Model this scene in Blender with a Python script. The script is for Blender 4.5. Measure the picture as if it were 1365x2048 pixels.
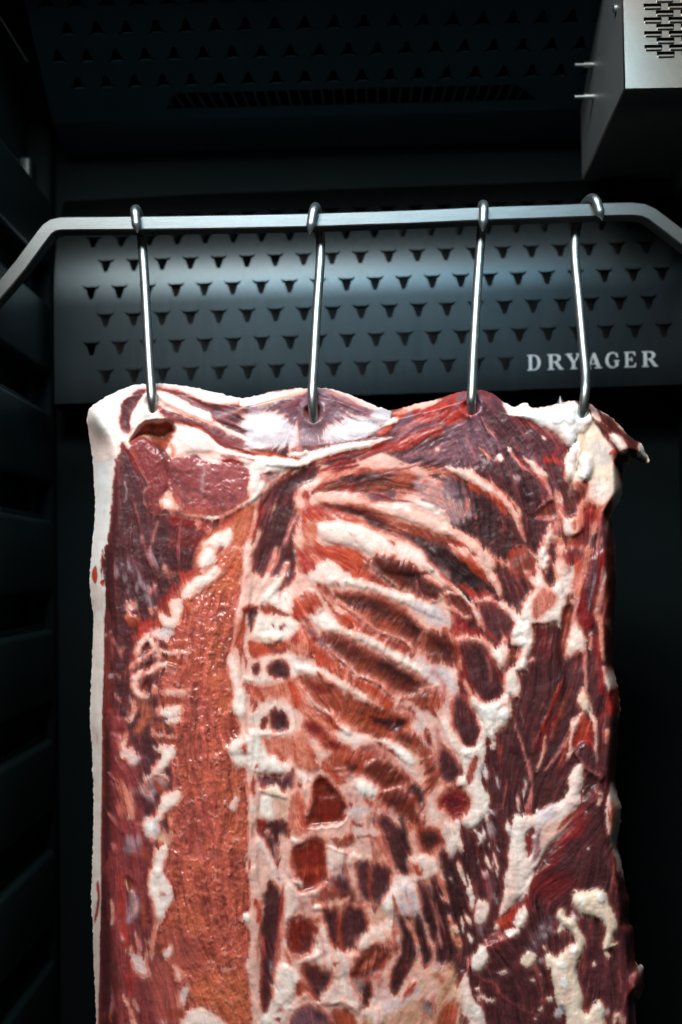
import bpy, bmesh, math, random
import numpy as np
from mathutils import Vector, Matrix, Euler
from mathutils.geometry import tessellate_polygon, delaunay_2d_cdt
random.seed(7)
for o in list(bpy.data.objects): bpy.data.objects.remove(o)
scene = bpy.context.scene
col = scene.collection
R = math.radians
# ------------------------------------------------------------------ camera
FPX = 2800.0                      # focal length in photograph pixels
CAM = Vector((0.0, -1.40, 0.0))
cd = bpy.data.cameras.new('camera'); cam = bpy.data.objects.new('camera', cd); col.objects.link(cam)
cam.location = CAM
cam.rotation_euler = (Matrix.Rotation(R(2.5), 3, 'X') @ Matrix.Rotation(R(90), 3, 'X') @ Matrix.Rotation(R(-0.9), 3, 'Z')).to_euler()
cd.sensor_fit = 'HORIZONTAL'; cd.sensor_width = 36.0; cd.lens = 36.0*FPX/1365.0
cd.clip_start = 0.05; cd.clip_end = 50
cd.dof.use_dof = True; cd.dof.focus_distance = 1.385; cd.dof.aperture_fstop = 4.5
scene.camera = cam
# ------------------------------------------------------------------ light
w = bpy.data.worlds.new('World'); scene.world = w; w.use_nodes = True
w.node_tree.nodes['Background'].inputs[0].default_value = (0.036, 0.047, 0.052, 1)
w.node_tree.nodes['Background'].inputs[1].default_value = 0.62
def area(name, loc, target, sx, sy, power, colr, spread=180):
    l = bpy.data.lights.new(name, 'AREA'); l.shape = 'RECTANGLE'; l.size = sx; l.size_y = sy
    l.energy = power; l.color = colr; l.spread = R(spread)
    o = bpy.data.objects.new(name, l); col.objects.link(o); o.location = loc
    o.rotation_euler = (Vector(target)-Vector(loc)).to_track_quat('-Z', 'Y').to_euler(); return o
area('lamp_key', (-0.34, -1.36, 1.32), (0.02, 0.0, -0.05), 0.75, 0.50, 56.0, (1.0, 0.99, 0.985))
area('lamp_cabinet', (0.02, -0.42, 0.66), (0.0, 0.25, 0.22), 0.55, 0.07, 0.8, (0.40, 0.74, 1.0), 50)
scene.view_settings.view_transform = 'Standard'; scene.view_settings.look = 'None'
scene.view_settings.exposure = 0.22; scene.view_settings.gamma = 1.0
# ------------------------------------------------------------------ helpers
CM = cam.rotation_euler.to_matrix()
def pix(x, y, Y):
    """a photograph pixel at the depth Y -> a point of the place"""
    d = CM @ Vector(((x-682.5)/FPX, -(y-1024.0)/FPX, -1.0))
    return CAM + d*((Y-CAM.y)/d.y)
def tag(o, label=None, cat=None, group=None, kind=None):
    if label: o['label'] = label
    if cat: o['category'] = cat
    if group: o['group'] = group
    if kind: o['kind'] = kind
    return o
def empty(name, loc):
    o = bpy.data.objects.new(name, None); o.empty_display_size = .02; col.objects.link(o); o.location = loc; return o
def link(name, me, mat, parent=None, smooth=False):
    o = bpy.data.objects.new(name, me); col.objects.link(o)
    if mat is not None: me.materials.append(mat)
    if smooth: me.polygons.foreach_set('use_smooth', [True]*len(me.polygons))
    if parent is not None:
        o.parent = parent; o.location = -parent.location if parent.parent is None else (0, 0, 0)
    return o
def mesh(name, v, f, mat, parent=None, smooth=False):
    me = bpy.data.meshes.new(name); me.from_pydata([tuple(a) for a in v], [], f); me.update()
    return link(name, me, mat, parent, smooth)
def bm_obj(name, bm, mat, parent=None, smooth=False):
    bmesh.ops.recalc_face_normals(bm, faces=bm.faces[:])
    me = bpy.data.meshes.new(name); bm.to_mesh(me); bm.free(); me.update()
    return link(name, me, mat, parent, smooth)
def smooth_angle(o, deg=35):
    me = o.data
    me.polygons.foreach_set('use_smooth', [True]*len(me.polygons))
    me.set_sharp_from_angle(angle=R(deg))
def box_bm(x0, x1, y0, y1, z0, z1, bev=0.0, seg=2, bm=None):
    b = bmesh.new()
    r = bmesh.ops.create_cube(b, size=1.0)
    for v in r['verts']:
        v.co = Vector((x0+(v.co.x+.5)*(x1-x0), y0+(v.co.y+.5)*(y1-y0), z0+(v.co.z+.5)*(z1-z0)))
    if bev > 0: bmesh.ops.bevel(b, geom=b.edges[:], offset=bev, segments=seg, affect='EDGES', profile=.5)
    return b
def catmull(pts, n=6, closed=False):
    P = [np.array(p, float) for p in pts]; out = []
    m = len(P); last = m if closed else m-1
    for i in range(last):
        if closed: a, b, c, d = P[(i-1) % m], P[i], P[(i+1) % m], P[(i+2) % m]
        else: a, b, c, d = P[max(i-1, 0)], P[i], P[i+1], P[min(i+2, m-1)]
        for k in range(n):
            t = k/n
            out.append(.5*((2*b)+(c-a)*t+(2*a-5*b+4*c-d)*t*t+(3*b-a-3*c+d)*t**3))
    if not closed: out.append(P[-1])
    return out
def tube(pts, radii, nseg=20, cap=True):
    """(verts, faces) of a swept round bar"""
    P = [Vector(p) for p in pts]; V = []; F = []
    nrm = None
    for i, p in enumerate(P):
        t = (P[min(i+1, len(P)-1)]-P[max(i-1, 0)]).normalized()
        if nrm is None:
            nrm = t.cross(Vector((1, 0, 0)));
            if nrm.length < .1: nrm = t.cross(Vector((0, 1, 0)))
            nrm.normalize()
        nrm = (nrm-t*nrm.dot(t)).normalized(); bi = t.cross(nrm)
        r = radii[i] if hasattr(radii, '__len__') else radii
        for k in range(nseg):
            a = 2*math.pi*k/nseg; V.append(p+nrm*math.cos(a)*r+bi*math.sin(a)*r)
    for i in range(len(P)-1):
        for k in range(nseg):
            k2 = (k+1) % nseg
            F.append((i*nseg+k, i*nseg+k2, (i+1)*nseg+k2, (i+1)*nseg+k))
    if cap:
        F.append(tuple(range(nseg))[::-1]); F.append(tuple(range((len(P)-1)*nseg, len(P)*nseg)))
    return V, F
# ------------------------------------------------------------------ materials
def mat(name):
    m = bpy.data.materials.new(name); m.use_nodes = True
    nt = m.node_tree; return m, nt, nt.nodes['Principled BSDF']
def node(nt, typ, **kw):
    n = nt.nodes.new(typ)
    for k, v in kw.items(): setattr(n, k, v)
    return n
def coords(nt, scale, kind='Object'):
    tc = node(nt, 'ShaderNodeTexCoord'); mp = node(nt, 'ShaderNodeMapping')
    mp.inputs['Scale'].default_value = scale
    nt.links.new(tc.outputs[kind], mp.inputs['Vector']); return mp.outputs[0]
def noise(nt, vec, scale, detail=4, rough=.55):
    n = node(nt, 'ShaderNodeTexNoise'); n.inputs['Scale'].default_value = scale
    n.inputs['Detail'].default_value = detail; n.inputs['Roughness'].default_value = rough
    nt.links.new(vec, n.inputs['Vector']); return n.outputs['Fac']
def ramp(nt, fac, stops):
    r = node(nt, 'ShaderNodeValToRGB'); e = r.color_ramp.elements
    while len(e) < len(stops): e.new(.5)
    for el, (p, c) in zip(e, stops): el.position = p; el.color = (c, c, c, 1) if not hasattr(c, '__len__') else (*c, 1)
    nt.links.new(fac, r.inputs[0]); return r.outputs[0]
def bump(nt, fac, b, strength, dist):
    n = node(nt, 'ShaderNodeBump'); n.inputs['Strength'].default_value = strength; n.inputs['Distance'].default_value = dist
    nt.links.new(fac, n.inputs['Height']); nt.links.new(n.outputs[0], b.inputs['Normal'])
def steel(name, base, rlo, rhi, grain, aniso=0.0, bstr=.12):
    m, nt, b = mat(name)
    b.inputs['Metallic'].default_value = 1.0
    g = noise(nt, coords(nt, grain), 1.0, 5, .65)
    d = noise(nt, coords(nt, (9, 9, 9)), 1.0, 5, .6)
    mx = node(nt, 'ShaderNodeMath', operation='MULTIPLY_ADD'); mx.inputs[1].default_value = .35
    nt.links.new(d, mx.inputs[0]); 
    ad = node(nt, 'ShaderNodeMath', operation='MULTIPLY'); ad.inputs[1].default_value = .65
    nt.links.new(g, ad.inputs[0]); nt.links.new(ad.outputs[0], mx.inputs[2])
    nt.links.new(ramp(nt, mx.outputs[0], [(.3, rlo), (.7, rhi)]), b.inputs['Roughness'])
    nt.links.new(ramp(nt, mx.outputs[0], [(.25, [c*.82 for c in base]), (.75, base)]), b.inputs['Base Color'])
    b.inputs['Anisotropic'].default_value = aniso
    bump(nt, g, b, bstr, .0006)
    return m
M_bar = steel('brushed steel bar', (.140, .146, .138), .34, .46, (26, 900, 900))
M_hook = steel('polished steel hook', (.42, .45, .43), .34, .46, (160, 160, 160), 0, .04)
M_panel = steel('brushed panel steel', (.019, .0235, .0245), .30, .40, (700, 700, 14), .0, .04)
M_unit = steel('brushed unit steel', (.35, .315, .265), .30, .42, (700, 14, 700), 0, .05)
def plastic(name, base, rough, grain=90, bs=.1, spec=.16):
    m, nt, b = mat(name)
    n1 = noise(nt, coords(nt, (grain,)*3), 1.0, 3)
    n2 = noise(nt, coords(nt, (5, 5, 5)), 1.0, 4)
    nt.links.new(ramp(nt, n2, [(.3, [c*.75 for c in base]), (.7, base)]), b.inputs['Base Color'])
    nt.links.new(ramp(nt, n2, [(.3, rough*.85), (.7, min(1, rough*1.2))]), b.inputs['Roughness'])
    bump(nt, n1, b, bs, .0008); b.inputs['Specular IOR Level'].default_value = spec; return m
M_liner = plastic('black moulded liner', (.0020, .0042, .0048), .40)
M_back = plastic('matte black back liner', (.0030, .0050, .0054), .85, spec=.04)
M_wall = plastic('black side liner', (.0105, .0205, .0220), .34)
M_cavity = plastic('black duct inside', (.004, .005, .006), .6)
M_duct = plastic('blue-black duct coating', (.012, .033, .045), .5)
M_side = plastic('dull grey sheet steel', (.075, .085, .085), .45)
M_letter = plastic('pale grey lettering', (.34, .35, .34), .6)
# ================================================================== the cabinet
XL, XR, YB = -0.350, 0.418, 0.330
ZT, ZBOT = 0.640, -0.95
def plain(name, v, f, m):
    o = mesh(name, v, f, m); tag(o, kind='structure'); return o
bw = bm_obj('back_wall', box_bm(XL-.03, XR+.03, YB, YB+.03, ZBOT, ZT), M_back); tag(bw, 'black back wall of the cabinet behind the meat', kind='structure')
cl = bm_obj('ceiling', box_bm(XL-.03, XR+.03, .03, YB-.001, ZT, ZT+.03), M_liner); tag(cl, 'black cabinet ceiling above the air duct', kind='structure')
# vertical pilaster strips in the back corners
def liner_wall(name, side):
    """moulded side wall: broad bands stand proud, shelf grooves run between them and stop short of the back corner"""
    X = XL if side < 0 else XR
    D = .030*side                                        # grooves go this far out
    def bx2(x0, x1, *rest, **kw): return box_bm(min(x0, x1), max(x0, x1), *rest, **kw)
    root = bm_obj(name, bx2(X+D, X+D*1.6, -.30, YB-.001, ZBOT, ZT-.001), M_wall)
    tag(root, kind='structure')
    def part(nm, bm):
        o = bm_obj(nm, bm, M_back if nm == 'corner_post' else M_wall, root); o.location = (0, 0, 0); smooth_angle(o, 50); return o
    part('corner_post', bx2(X+D*1.02, X, .292, YB-.002, ZBOT+.002, ZT-.003, bev=.008, seg=4))
    for k in range(-4, 8):
        z = -.062-.1315*k
        part('liner_band', bx2(X+D*1.02, X+D*(.0), -.295, .300, z-.0880, z, bev=.007, seg=4))
        part('groove_step', bx2(X+D*1.02, X+D*.35, .085, .291, z-.002, z+.007, bev=.0025, seg=3))
        part('groove_stop', bx2(X+D*1.02, X+D*.55, .262, .2935, z-.001, z+.0425, bev=.003, seg=3))
    return root
lw = liner_wall('left_wall', -1); tag(lw, 'black moulded left liner wall with shelf grooves')
rw = liner_wall('right_wall', 1); tag(rw, 'black right liner wall of the cabinet')

# ------------------------------------------------------------------ perforated panels
_half = [(-.50, .52), (-.47, .36), (-.40, .24), (-.29, .17), (-.26, .04), (-.21, -.14), (-.15, -.34), (-.125, -.45), (-.06, -.50)]
BULL = _half+[(-x, y) for x, y in _half[::-1]]+[(.40, .42), (.24, .37), (.10, .385), (-.10, .385), (-.24, .37), (-.40, .42)]
def cell_template(pu_, pv_, bw_, bh_, flip):
    """one punched cell, triangulated once: outline, opening and the triangles between them"""
    n = 4; l, r, a, c = -pu_/2, pu_/2, -pv_/2, pv_/2; outer = []
    for i in range(n): outer.append((l+(r-l)*i/n, a))
    for i in range(n): outer.append((r, a+(c-a)*i/n))
    for i in range(n): outer.append((r-(r-l)*i/n, c))
    for i in range(n): outer.append((l, c-(c-a)*i/n))
    sg = -1 if flip else 1
    hole = [(x*bw_, sg*y*bh_) for x, y in BULL]
    pts = outer+hole; no, nh = len(outer), len(hole)
    edges = [(i, (i+1) % no) for i in range(no)]+[(no+i, no+(i+1) % nh) for i in range(nh)]
    sc_ = 1000.0
    vo, eo, fo, *_ = delaunay_2d_cdt([Vector((x*sc_, y*sc_)) for x, y in pts], edges, [], 0, 1e-6)
    def inside(px_, py_):
        k = False
        for i in range(nh):
            (ax, ay), (bx_, by_) = hole[i], hole[(i+1) % nh]
            if (ay > py_) != (by_ > py_) and px_ < ax+(py_-ay)*(bx_-ax)/(by_-ay): k = not k
        return k
    P2 = [(v.x/sc_, v.y/sc_) for v in vo]; T2 = []
    for f in fo:
        cx = sum(P2[i][0] for i in f)/3; cy = sum(P2[i][1] for i in f)/3
        if not inside(cx, cy): T2.append(tuple(f))
    return P2, T2, hole
def perforated(name, m, U0, U1, V0, V1, pitch_u, pitch_v, first, surf, bw, bh, parent, flip=False, skip=None, notch=None, thick=.0012):
    """sheet in (u, v) with real bull-head openings; surf(u, v) -> point"""
    bm = bmesh.new(); cache = {}; holes = []; TP, TT, TH_ = cell_template(pitch_u, pitch_v, bw, bh, flip)
    def vert(u, v):
        k = (round(u, 6), round(v, 6))
        if k not in cache: cache[k] = bm.verts.new(surf(u, v))
        return cache[k]
    def quad(u0, u1, v0, v1, nu=1):
        if u1-u0 < 1e-5 or v1-v0 < 1e-5: return
        n = max(1, int((v1-v0)/.006))
        for i in range(n):
            a, c = v0+(v1-v0)*i/n, v0+(v1-v0)*(i+1)/n
            try: bm.faces.new((vert(u0, a), vert(u1, a), vert(u1, c), vert(u0, c)))
            except ValueError: pass
    rows = []
    v = first[1]; j = 0
    while v+pitch_v/2 < V1:
        rows.append((j, v)); v += pitch_v; j += 1
    vlow = rows[0][1]-pitch_v/2
    quad(U0, U1, V0, vlow)
    for j, vc in rows:
        off = (-pitch_u/2 if j % 2 else 0)
        us = []; u = first[0]+off
        while u+pitch_u/2 < U1-.004: us.append(u); u += pitch_u
        a, c = vc-pitch_v/2, vc+pitch_v/2
        prev = us[0]-pitch_u/2
        quad(U0, prev, a, c)
        for u in us:
            l, r = u-pitch_u/2, u+pitch_u/2
            if skip and skip(j, u): quad(l, r, a, c); prev = r; continue
            holes.append([(u+x, vc+y) for x, y in TH_])
            for t in TT:
                try: bm.faces.new([vert(u+TP[q][0], vc+TP[q][1]) for q in t])
                except ValueError: pass
            prev = r
        quad(prev, U1, a, c)
    quad(U0, U1, rows[-1][1]+pitch_v/2, V1)
    bm.verts.index_update()
    V = [v.co.copy() for v in bm.verts]; uvs = {}
    for k, v in cache.items(): uvs[v.index] = k
    F = [tuple(v.index for v in f.verts) for f in bm.faces]; bm.free()
    e_ = 1e-4
    def nrm(u, v):
        n = (surf(u+e_, v)-surf(u-e_, v)).cross(surf(u, v+e_)-surf(u, v-e_)).normalized(); return n if n.y < 0 else -n
    VN = [nrm(*uvs[i]) for i in range(len(V))]
    F2 = []
    for f in F:
        n = (V[f[1]]-V[f[0]]).cross(V[f[2]]-V[f[0]])
        F2.append(f if n.dot(VN[f[0]]) > 0 else f[::-1])
    F = F2; LN = [VN[i] for f in F for i in f]
    for hole in holes:                        # the punched edge of every opening
        P0 = [surf(*q) for q in hole]; N0 = [nrm(*q) for q in hole]; b0 = len(V); n = len(hole)
        V += P0+[p_-q*thick for p_, q in zip(P0, N0)]
        for i in range(n):
            j = (i+1) % n; f = (b0+i, b0+j, b0+n+j, b0+n+i); fn = (V[f[1]]-V[f[0]]).cross(V[f[3]]-V[f[0]]).normalized(); F.append(f); LN += [fn]*4
    me = bpy.data.meshes.new(name); me.from_pydata([tuple(q) for q in V], [], F); me.update()
    o = link(name, me, m, parent, True)
    me.normals_split_custom_set([tuple(q) for q in LN])
    return o
YP = 0.262                                   # depth of the flat front of the panel at its middle
pbase = pix(682, 790, YP)
yaw = R(1.6)
def panel_pt(u, v, off=0.0):
    """u along the panel, v up its developed height from the lower edge"""
    flat = .116; Rr = .21
    if v <= flat: y, z = 0.0, v; n = 0
    else:
        a = (v-flat)/Rr; y = Rr*(1-math.cos(a)); z = flat+Rr*math.sin(a); n = a
    y -= off*math.cos(n); z += off*math.sin(n)
    return Vector((pbase.x+u*math.cos(yaw)+y*math.sin(yaw), pbase.y-u*math.sin(yaw)+y*math.cos(yaw), pbase.z+z+u*.012))
SP = (YP-CAM.y)/FPX                          # metres per photograph pixel on the panel
root = empty('perforated_back_panel', panel_pt(0, 0))
tag(root, 'brushed steel back panel punched with rows of bull heads behind the hooks', 'panel')
UL, UR = (103-682)*SP, (1420-682)*SP
UL = max(UL, XL+.005); UR = min(UR, XR-.006)
pu, pv = 57.6*SP, 57.2*SP
first = ((207.5-682)*SP, (806-752)*SP)
def skip(j, u): return j == 0 and u > (1030-682)*SP
perforated('punched_sheet', M_panel, UL, UR, 0.0, .283, pu, pv, first, lambda u, v: panel_pt(u, v), 34.5*SP, 30*SP, root, skip=skip)
# folded lower lip and backing tray
V = []; F = []
for i, (yy, zz) in enumerate(((0, -.0008), (.006, -.004), (.040, -.004))):
    for u in (UL, UR): V.append(panel_pt(u, 0)+Vector((0, yy, zz)))
for i in range(2): F.append((i*2, i*2+1, i*2+3, i*2+2))
o = mesh('lower_lip', V, F, M_panel, root)
# etched lettering
def arc(cx, cy, rx, ry, a0, a1, n): return [(cx+rx*math.cos(R(a0+(a1-a0)*i/n)), cy+ry*math.sin(R(a0+(a1-a0)*i/n))) for i in range(n+1)]
LET = {
 'D': ([(0, 0), (.46, 0)]+arc(.46, .5, .42, .5, -90, 90, 14)[1:]+[(0, 1), (0, .95), (.11, .92), (.11, .08), (0, .05)], [[(.30, .07), (.30, .93)]+arc(.44, .5, .24, .43, 90, -90, 12)]),
 'R': ([(0, 0), (.42, 0), (.42, .05), (.31, .08), (.31, .46), (.42, .46), (.72, 0), (.98, 0), (.98, .05), (.90, .08), (.62, .49)]+arc(.50, .745, .32, .255, -60, 90, 10)+[(0, 1), (0, .95), (.11, .92), (.11, .08), (0, .05)], [[(.31, .53), (.31, .93)]+arc(.46, .73, .16, .20, 90, -90, 8)]),
 'Y': ([(.28, 0), (.72, 0), (.72, .05), (.60, .08), (.60, .42), (.90, .92), (1.0, .95), (1.0, 1), (.66, 1), (.66, .95), (.78, .92), (.56, .52), (.33, .92), (.44, .95), (.44, 1), (0, 1), (0, .95), (.10, .92), (.40, .42), (.40, .08), (.28, .05)], []),
 'A': ([(0, 0), (.32, 0), (.32, .05), (.21, .08), (.27, .27), (.60, .27), (.66, .08), (.54, .05), (.54, 0), (1.0, 0), (1.0, .05), (.90, .08), (.58, 1), (.44, 1), (.12, .08), (0, .05)], [[(.30, .34), (.57, .34), (.44, .74)]]),
 'G': (arc(.50, .5, .48, .52, 52, 300, 20)+[(.80, .08), (.90, .12), (.90, .40), (1.0, .43), (1.0, .48), (.60, .48), (.60, .43), (.70, .40), (.70, .12)]+arc(.54, .5, .32, .44, 285, 75, 16)+[(.74, .86), (.82, .66), (.88, .66), (.87, .96)], []),
 'E': ([(0, 0), (.86, 0), (.90, .28), (.84, .28), (.72, .07), (.31, .07), (.31, .48), (.50, .48), (.56, .36), (.61, .36), (.61, .66), (.56, .66), (.50, .55), (.31, .55), (.31, .93), (.70, .93), (.80, .74), (.86, .74), (.84, 1), (0, 1), (0, .95), (.11, .92), (.11, .08), (0, .05)], []),
}
lx = [('D', 1057, 30), ('R', 1097, 33), ('Y', 1133, 32), ('A', 1174, 32), ('G', 1212, 29), ('E', 1250, 26), ('R', 1285, 33)]
for ch, x0, wd in lx:
    outer, holes = LET[ch]
    ly = 746-7.0*(x0-1057)/250
    polys = [[Vector((p[0], p[1], 0)) for p in q] for q in [outer]+holes]
    flat_pts = [p for q in polys for p in q]
    tris = tessellate_polygon(polys)
    v0 = (806-772)*SP
    V = []
    for off in (.0012, .0016):
        for p in flat_pts:
            V.append(panel_pt((x0+p.x*wd-682)*SP, v0+p.y*31*SP+.002, off))
    n = len(flat_pts); F = []
    for t in tris: F.append(tuple(t)); F.append(tuple(q+n for q in t))
    mesh('letter', V, F, M_letter, root)
# dark tray behind the openings
V = [panel_pt(UL+.002, .002)+Vector((0, .045, 0)), panel_pt(UR-.002, .002)+Vector((0, .045, 0)), panel_pt(UR-.002, .285)+Vector((0, .012, 0)), panel_pt(UL+.002, .285)+Vector((0, .012, 0))]
mesh('backing_tray', V, [(0, 1, 2, 3)], M_cavity, root)

# ------------------------------------------------------------------ ceiling air duct with upside-down openings
dA = pix(620, 232, .255); dB = pix(620, -120, .02)      # lower and upper edge of its slanted face
root = empty('ceiling_air_duct', dA)
tag(root, 'dark blue air duct under the ceiling with upside-down bull openings and a slot grille', 'air duct')
du = (dB-dA); dl = du.length; du.normalize()
dn = Vector((1, 0, 0)).cross(du).normalized()
SD = (.20-CAM.y)/FPX
def duct_pt(u, v, off=0.0): return Vector((dA.x+u, 0, 0))+Vector((0, dA.y, dA.z+u*.010))+du*v-dn*off*(-1 if dn.y > 0 else 1)
dUL, dUR = XL+.012, XR-.02
gl, gr, g0, g1 = (322-620)*SD, (1090-620)*SD, .019, .019+.021
perforated('punched_sheet', M_duct, dUL-dA.x, dUR-dA.x, g1+.004, dl, 57.5*SD, dl/6.3, ((150-620)*SD, g1+.004+dl/12.6), lambda u, v: duct_pt(u, v), 34*SD, dl/6.3*.52, root, flip=True)
# the plain strip below with the slot grille
V = [duct_pt(a, b) for a, b in ((dUL-dA.x, 0), (dUR-dA.x, 0), (dUR-dA.x, g0), (dUL-dA.x, g0), (dUL-dA.x, g1+.004), (gl, g0), (gl+.012, g1+.004), (gr, g0), (gr-.026, g1+.004), (dUR-dA.x, g1+.004))]
mesh('duct_lip', V, [(0, 1, 2, 7, 5, 3), (3, 5, 6, 4), (7, 2, 9, 8)], M_duct, root)
V = [duct_pt(a, b)+Vector((0, .02, .012)) for a, b in ((gl, g0), (gr, g0), (gr-.02, g1+.006), (gl+.01, g1+.006))]
mesh('grille_back', V, [(0, 1, 2, 3)], M_cavity, root)
ng = 33
sb = bmesh.new()
for k in range(ng):
    u = gl+.008+(gr-gl-.03)*k/(ng-1)
    lean = -.010+.016*k/(ng-1)
    pts = [duct_pt(u-.0011, g0), duct_pt(u+.0011, g0), duct_pt(u+.0011+lean, g1+.004), duct_pt(u-.0011+lean, g1+.004)]
    V = [p+Vector((0, -.001, 0)) for p in pts]+[p+Vector((0, .010, .006)) for p in pts]
    mesh('grille_bar', V, [(0, 1, 2, 3), (4, 5, 6, 7), (0, 1, 5, 4), (1, 2, 6, 5), (2, 3, 7, 6), (3, 0, 4, 7)], M_duct, root)
# duct underside running back to the wall + thin trim line
V = [duct_pt(dUL-dA.x, 0), duct_pt(dUR-dA.x, 0), Vector((dUR, YB-.004, dA.z-.012)), Vector((dUL, YB-.004, dA.z-.02))]
mesh('duct_underside', V, [(0, 1, 2, 3)], M_duct, root)

# ------------------------------------------------------------------ steel unit in the upper right corner
uf = -.02; ub = .255
p = pix(1252, 176, uf); q = pix(1168, 356, ub)
root = empty('vent_unit', (p.x, uf, p.z))
tag(root, 'brushed steel slotted vent unit in the upper right corner', 'vent unit')
x1 = XR-.002; zt = ZT-.004
# front face with slots: cells of plain strips and slot openings
slot_w, slot_h, px_, pz_ = .0195, .0042, .0125, .0075
bm = bmesh.new()
SU = (uf-CAM.y)/FPX
def fv(x, z): return bm.verts.new((x, uf, z))
def rect(x0, x1_, z0, z1_):
    if x1_-x0 > 1e-6 and z1_-z0 > 1e-6: bm.faces.new((fv(x0, z0), fv(x1_, z0), fv(x1_, z1_), fv(x0, z1_)))
slots = []
base_x = pix(1290, 90, uf).x; base_z = pix(1290, 93, uf).z
for c in range(7):
    for r in range(9):
        xx = base_x+c*(25*SU); zz = base_z+r*(28.5*SU)+(0 if c % 2 == 0 else -14.2*SU) - (c//2)*14*SU*0
        if c >= 2 and r == 0: zz -= 0
        slots.append((xx, zz))
# build as scan strips in z
W_ = 36*SU; H_ = 8.0*SU
zs = sorted({round(z, 5) for _, z in slots}); 
edges = [p.z]
rowmap = {}
for xx, zz in slots: rowmap.setdefault(round(zz, 5), []).append(xx)
zprev = p.z
for z in zs:
    z0, z1_ = z-H_/2, z+H_/2
    rect(p.x, x1, zprev, z0)
    xp = p.x
    for xx in sorted(rowmap[z]):
        if xx+W_ > x1: break
        if xx < xp: continue
        rect(xp, xx, z0, z1_); xp = xx+W_
    rect(xp, x1, z0, z1_); zprev = z1_
rect(p.x, x1, zprev, zt)
bmesh.ops.remove_doubles(bm, verts=bm.verts[:], dist=1e-6)
o = bm_obj('slotted_front', bm, M_unit, root)
k = 0
lipbm = None
for xx, zz in slots:
    if xx+W_ > x1 or xx > pix(1400, 60, uf).x: continue
    o = bm_obj('louvre_lip', box_bm(xx+.0008, xx+W_-.0008, uf-.0022, uf+.002, zz-H_/2-.0022, zz-H_/2+.0004, .0006, 1), M_unit, root)
# side, chamfered edge and underside
A = Vector((p.x, uf, p.z)); Bq = Vector((q.x, ub, q.z)); At = Vector((p.x, uf, zt)); Bt = Vector((q.x, ub, zt))
A2 = Vector((x1, uf, p.z+.004)); B2 = Vector((x1, ub, q.z+.012))
e = .0016
V = [A+Vector((-e, e, 0)), At+Vector((-e, e, 0)), Bt+Vector((-e, 0, 0)), Bq+Vector((-e, 0, 0))]
mesh('side_panel', V, [(0, 1, 2, 3)], M_side, root)
V = [A+Vector((0, e, -e)), A2+Vector((0, e, -e)), B2+Vector((0, 0, -e)), Bq+Vector((0, 0, -e))]
mesh('bottom_panel', V, [(0, 1, 2, 3)], M_side, root)
V = [A, At, At+Vector((-e, e, 0)), A+Vector((-e, e, 0)), A2, A+Vector((0, e, -e)), A2+Vector((0, e, -e)), Bq+Vector((-e, 0, 0)), Bq+Vector((0, 0, -e))]
mesh('edge_trim', V, [(0, 1, 2, 3), (0, 4, 6, 5), (0, 3, 5), (3, 7, 8, 5)], M_unit, root, True)
for (bx, by) in ((1161, 129), (1161, 193)):
    c = pix(bx, by, .16)
    V, F = tube([c+Vector((-.006, 0, 0)), c+Vector((.0045, 0, 0)), c+Vector((.0046, 0, 0)), c+Vector((.03, 0, 0))], [.0020, .0020, .0034, .0034], 14)
    o = mesh('fixing_bolt', V, F, M_hook, root); smooth_angle(o)
c = pix(1236, 16, uf+.03); V, F = tube([c, c+Vector((-.004, 0, 0)), c+Vector((-.0055, 0, 0))], [.0045, .0045, .002], 14)
o = mesh('screw_head', V, F, M_hook, root); smooth_angle(o)

# ------------------------------------------------------------------ hanging bar
BY0, BY1 = .000, .024
def bar_pts():
    top = [(-78, 655), (-30, 590), (0, 556), (30, 520), (58, 482), (72, 463), (85, 447), (100, 437), (120, 432.5), (160, 432), (300, 431), (500, 428), (640, 425), (820, 419), (1000, 411), (1130, 407), (1210, 404), (1265, 403), (1292, 406), (1312, 415), (1335, 432), (1365, 455), (1420, 498), (1470, 538)]
    return [pix(x, y, BY0) for x, y in top]
tp = bar_pts(); th = 14.2e-3
bm = bmesh.new(); rings = []
for i, a in enumerate(tp):
    t = (tp[min(i+1, len(tp)-1)]-tp[max(i-1, 0)]).normalized(); n = Vector((t.z, 0, -t.x)); n = n if n.z < 0 else -n
    ch = .0012
    prof = [(ch, BY0), (0, BY0+ch), (0, BY1-ch), (ch, BY1), (th-ch, BY1), (th, BY1-ch), (th, BY0+ch), (th-ch, BY0)]
    rings.append([bm.verts.new((a.x+n.x*d, y, a.z+n.z*d)) for d, y in prof])
for r0, r1 in zip(rings, rings[1:]):
    for k in range(8): bm.faces.new((r0[k], r0[(k+1) % 8], r1[(k+1) % 8], r1[k]))
bm.faces.new(rings[0]); bm.faces.new(rings[-1][::-1])
o = bm_obj('hanging_bar', bm, M_bar); smooth_angle(o, 25)
tag(o, 'flat brushed steel hanging bar bent down at both ends, carrying four hooks', 'bar')

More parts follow.
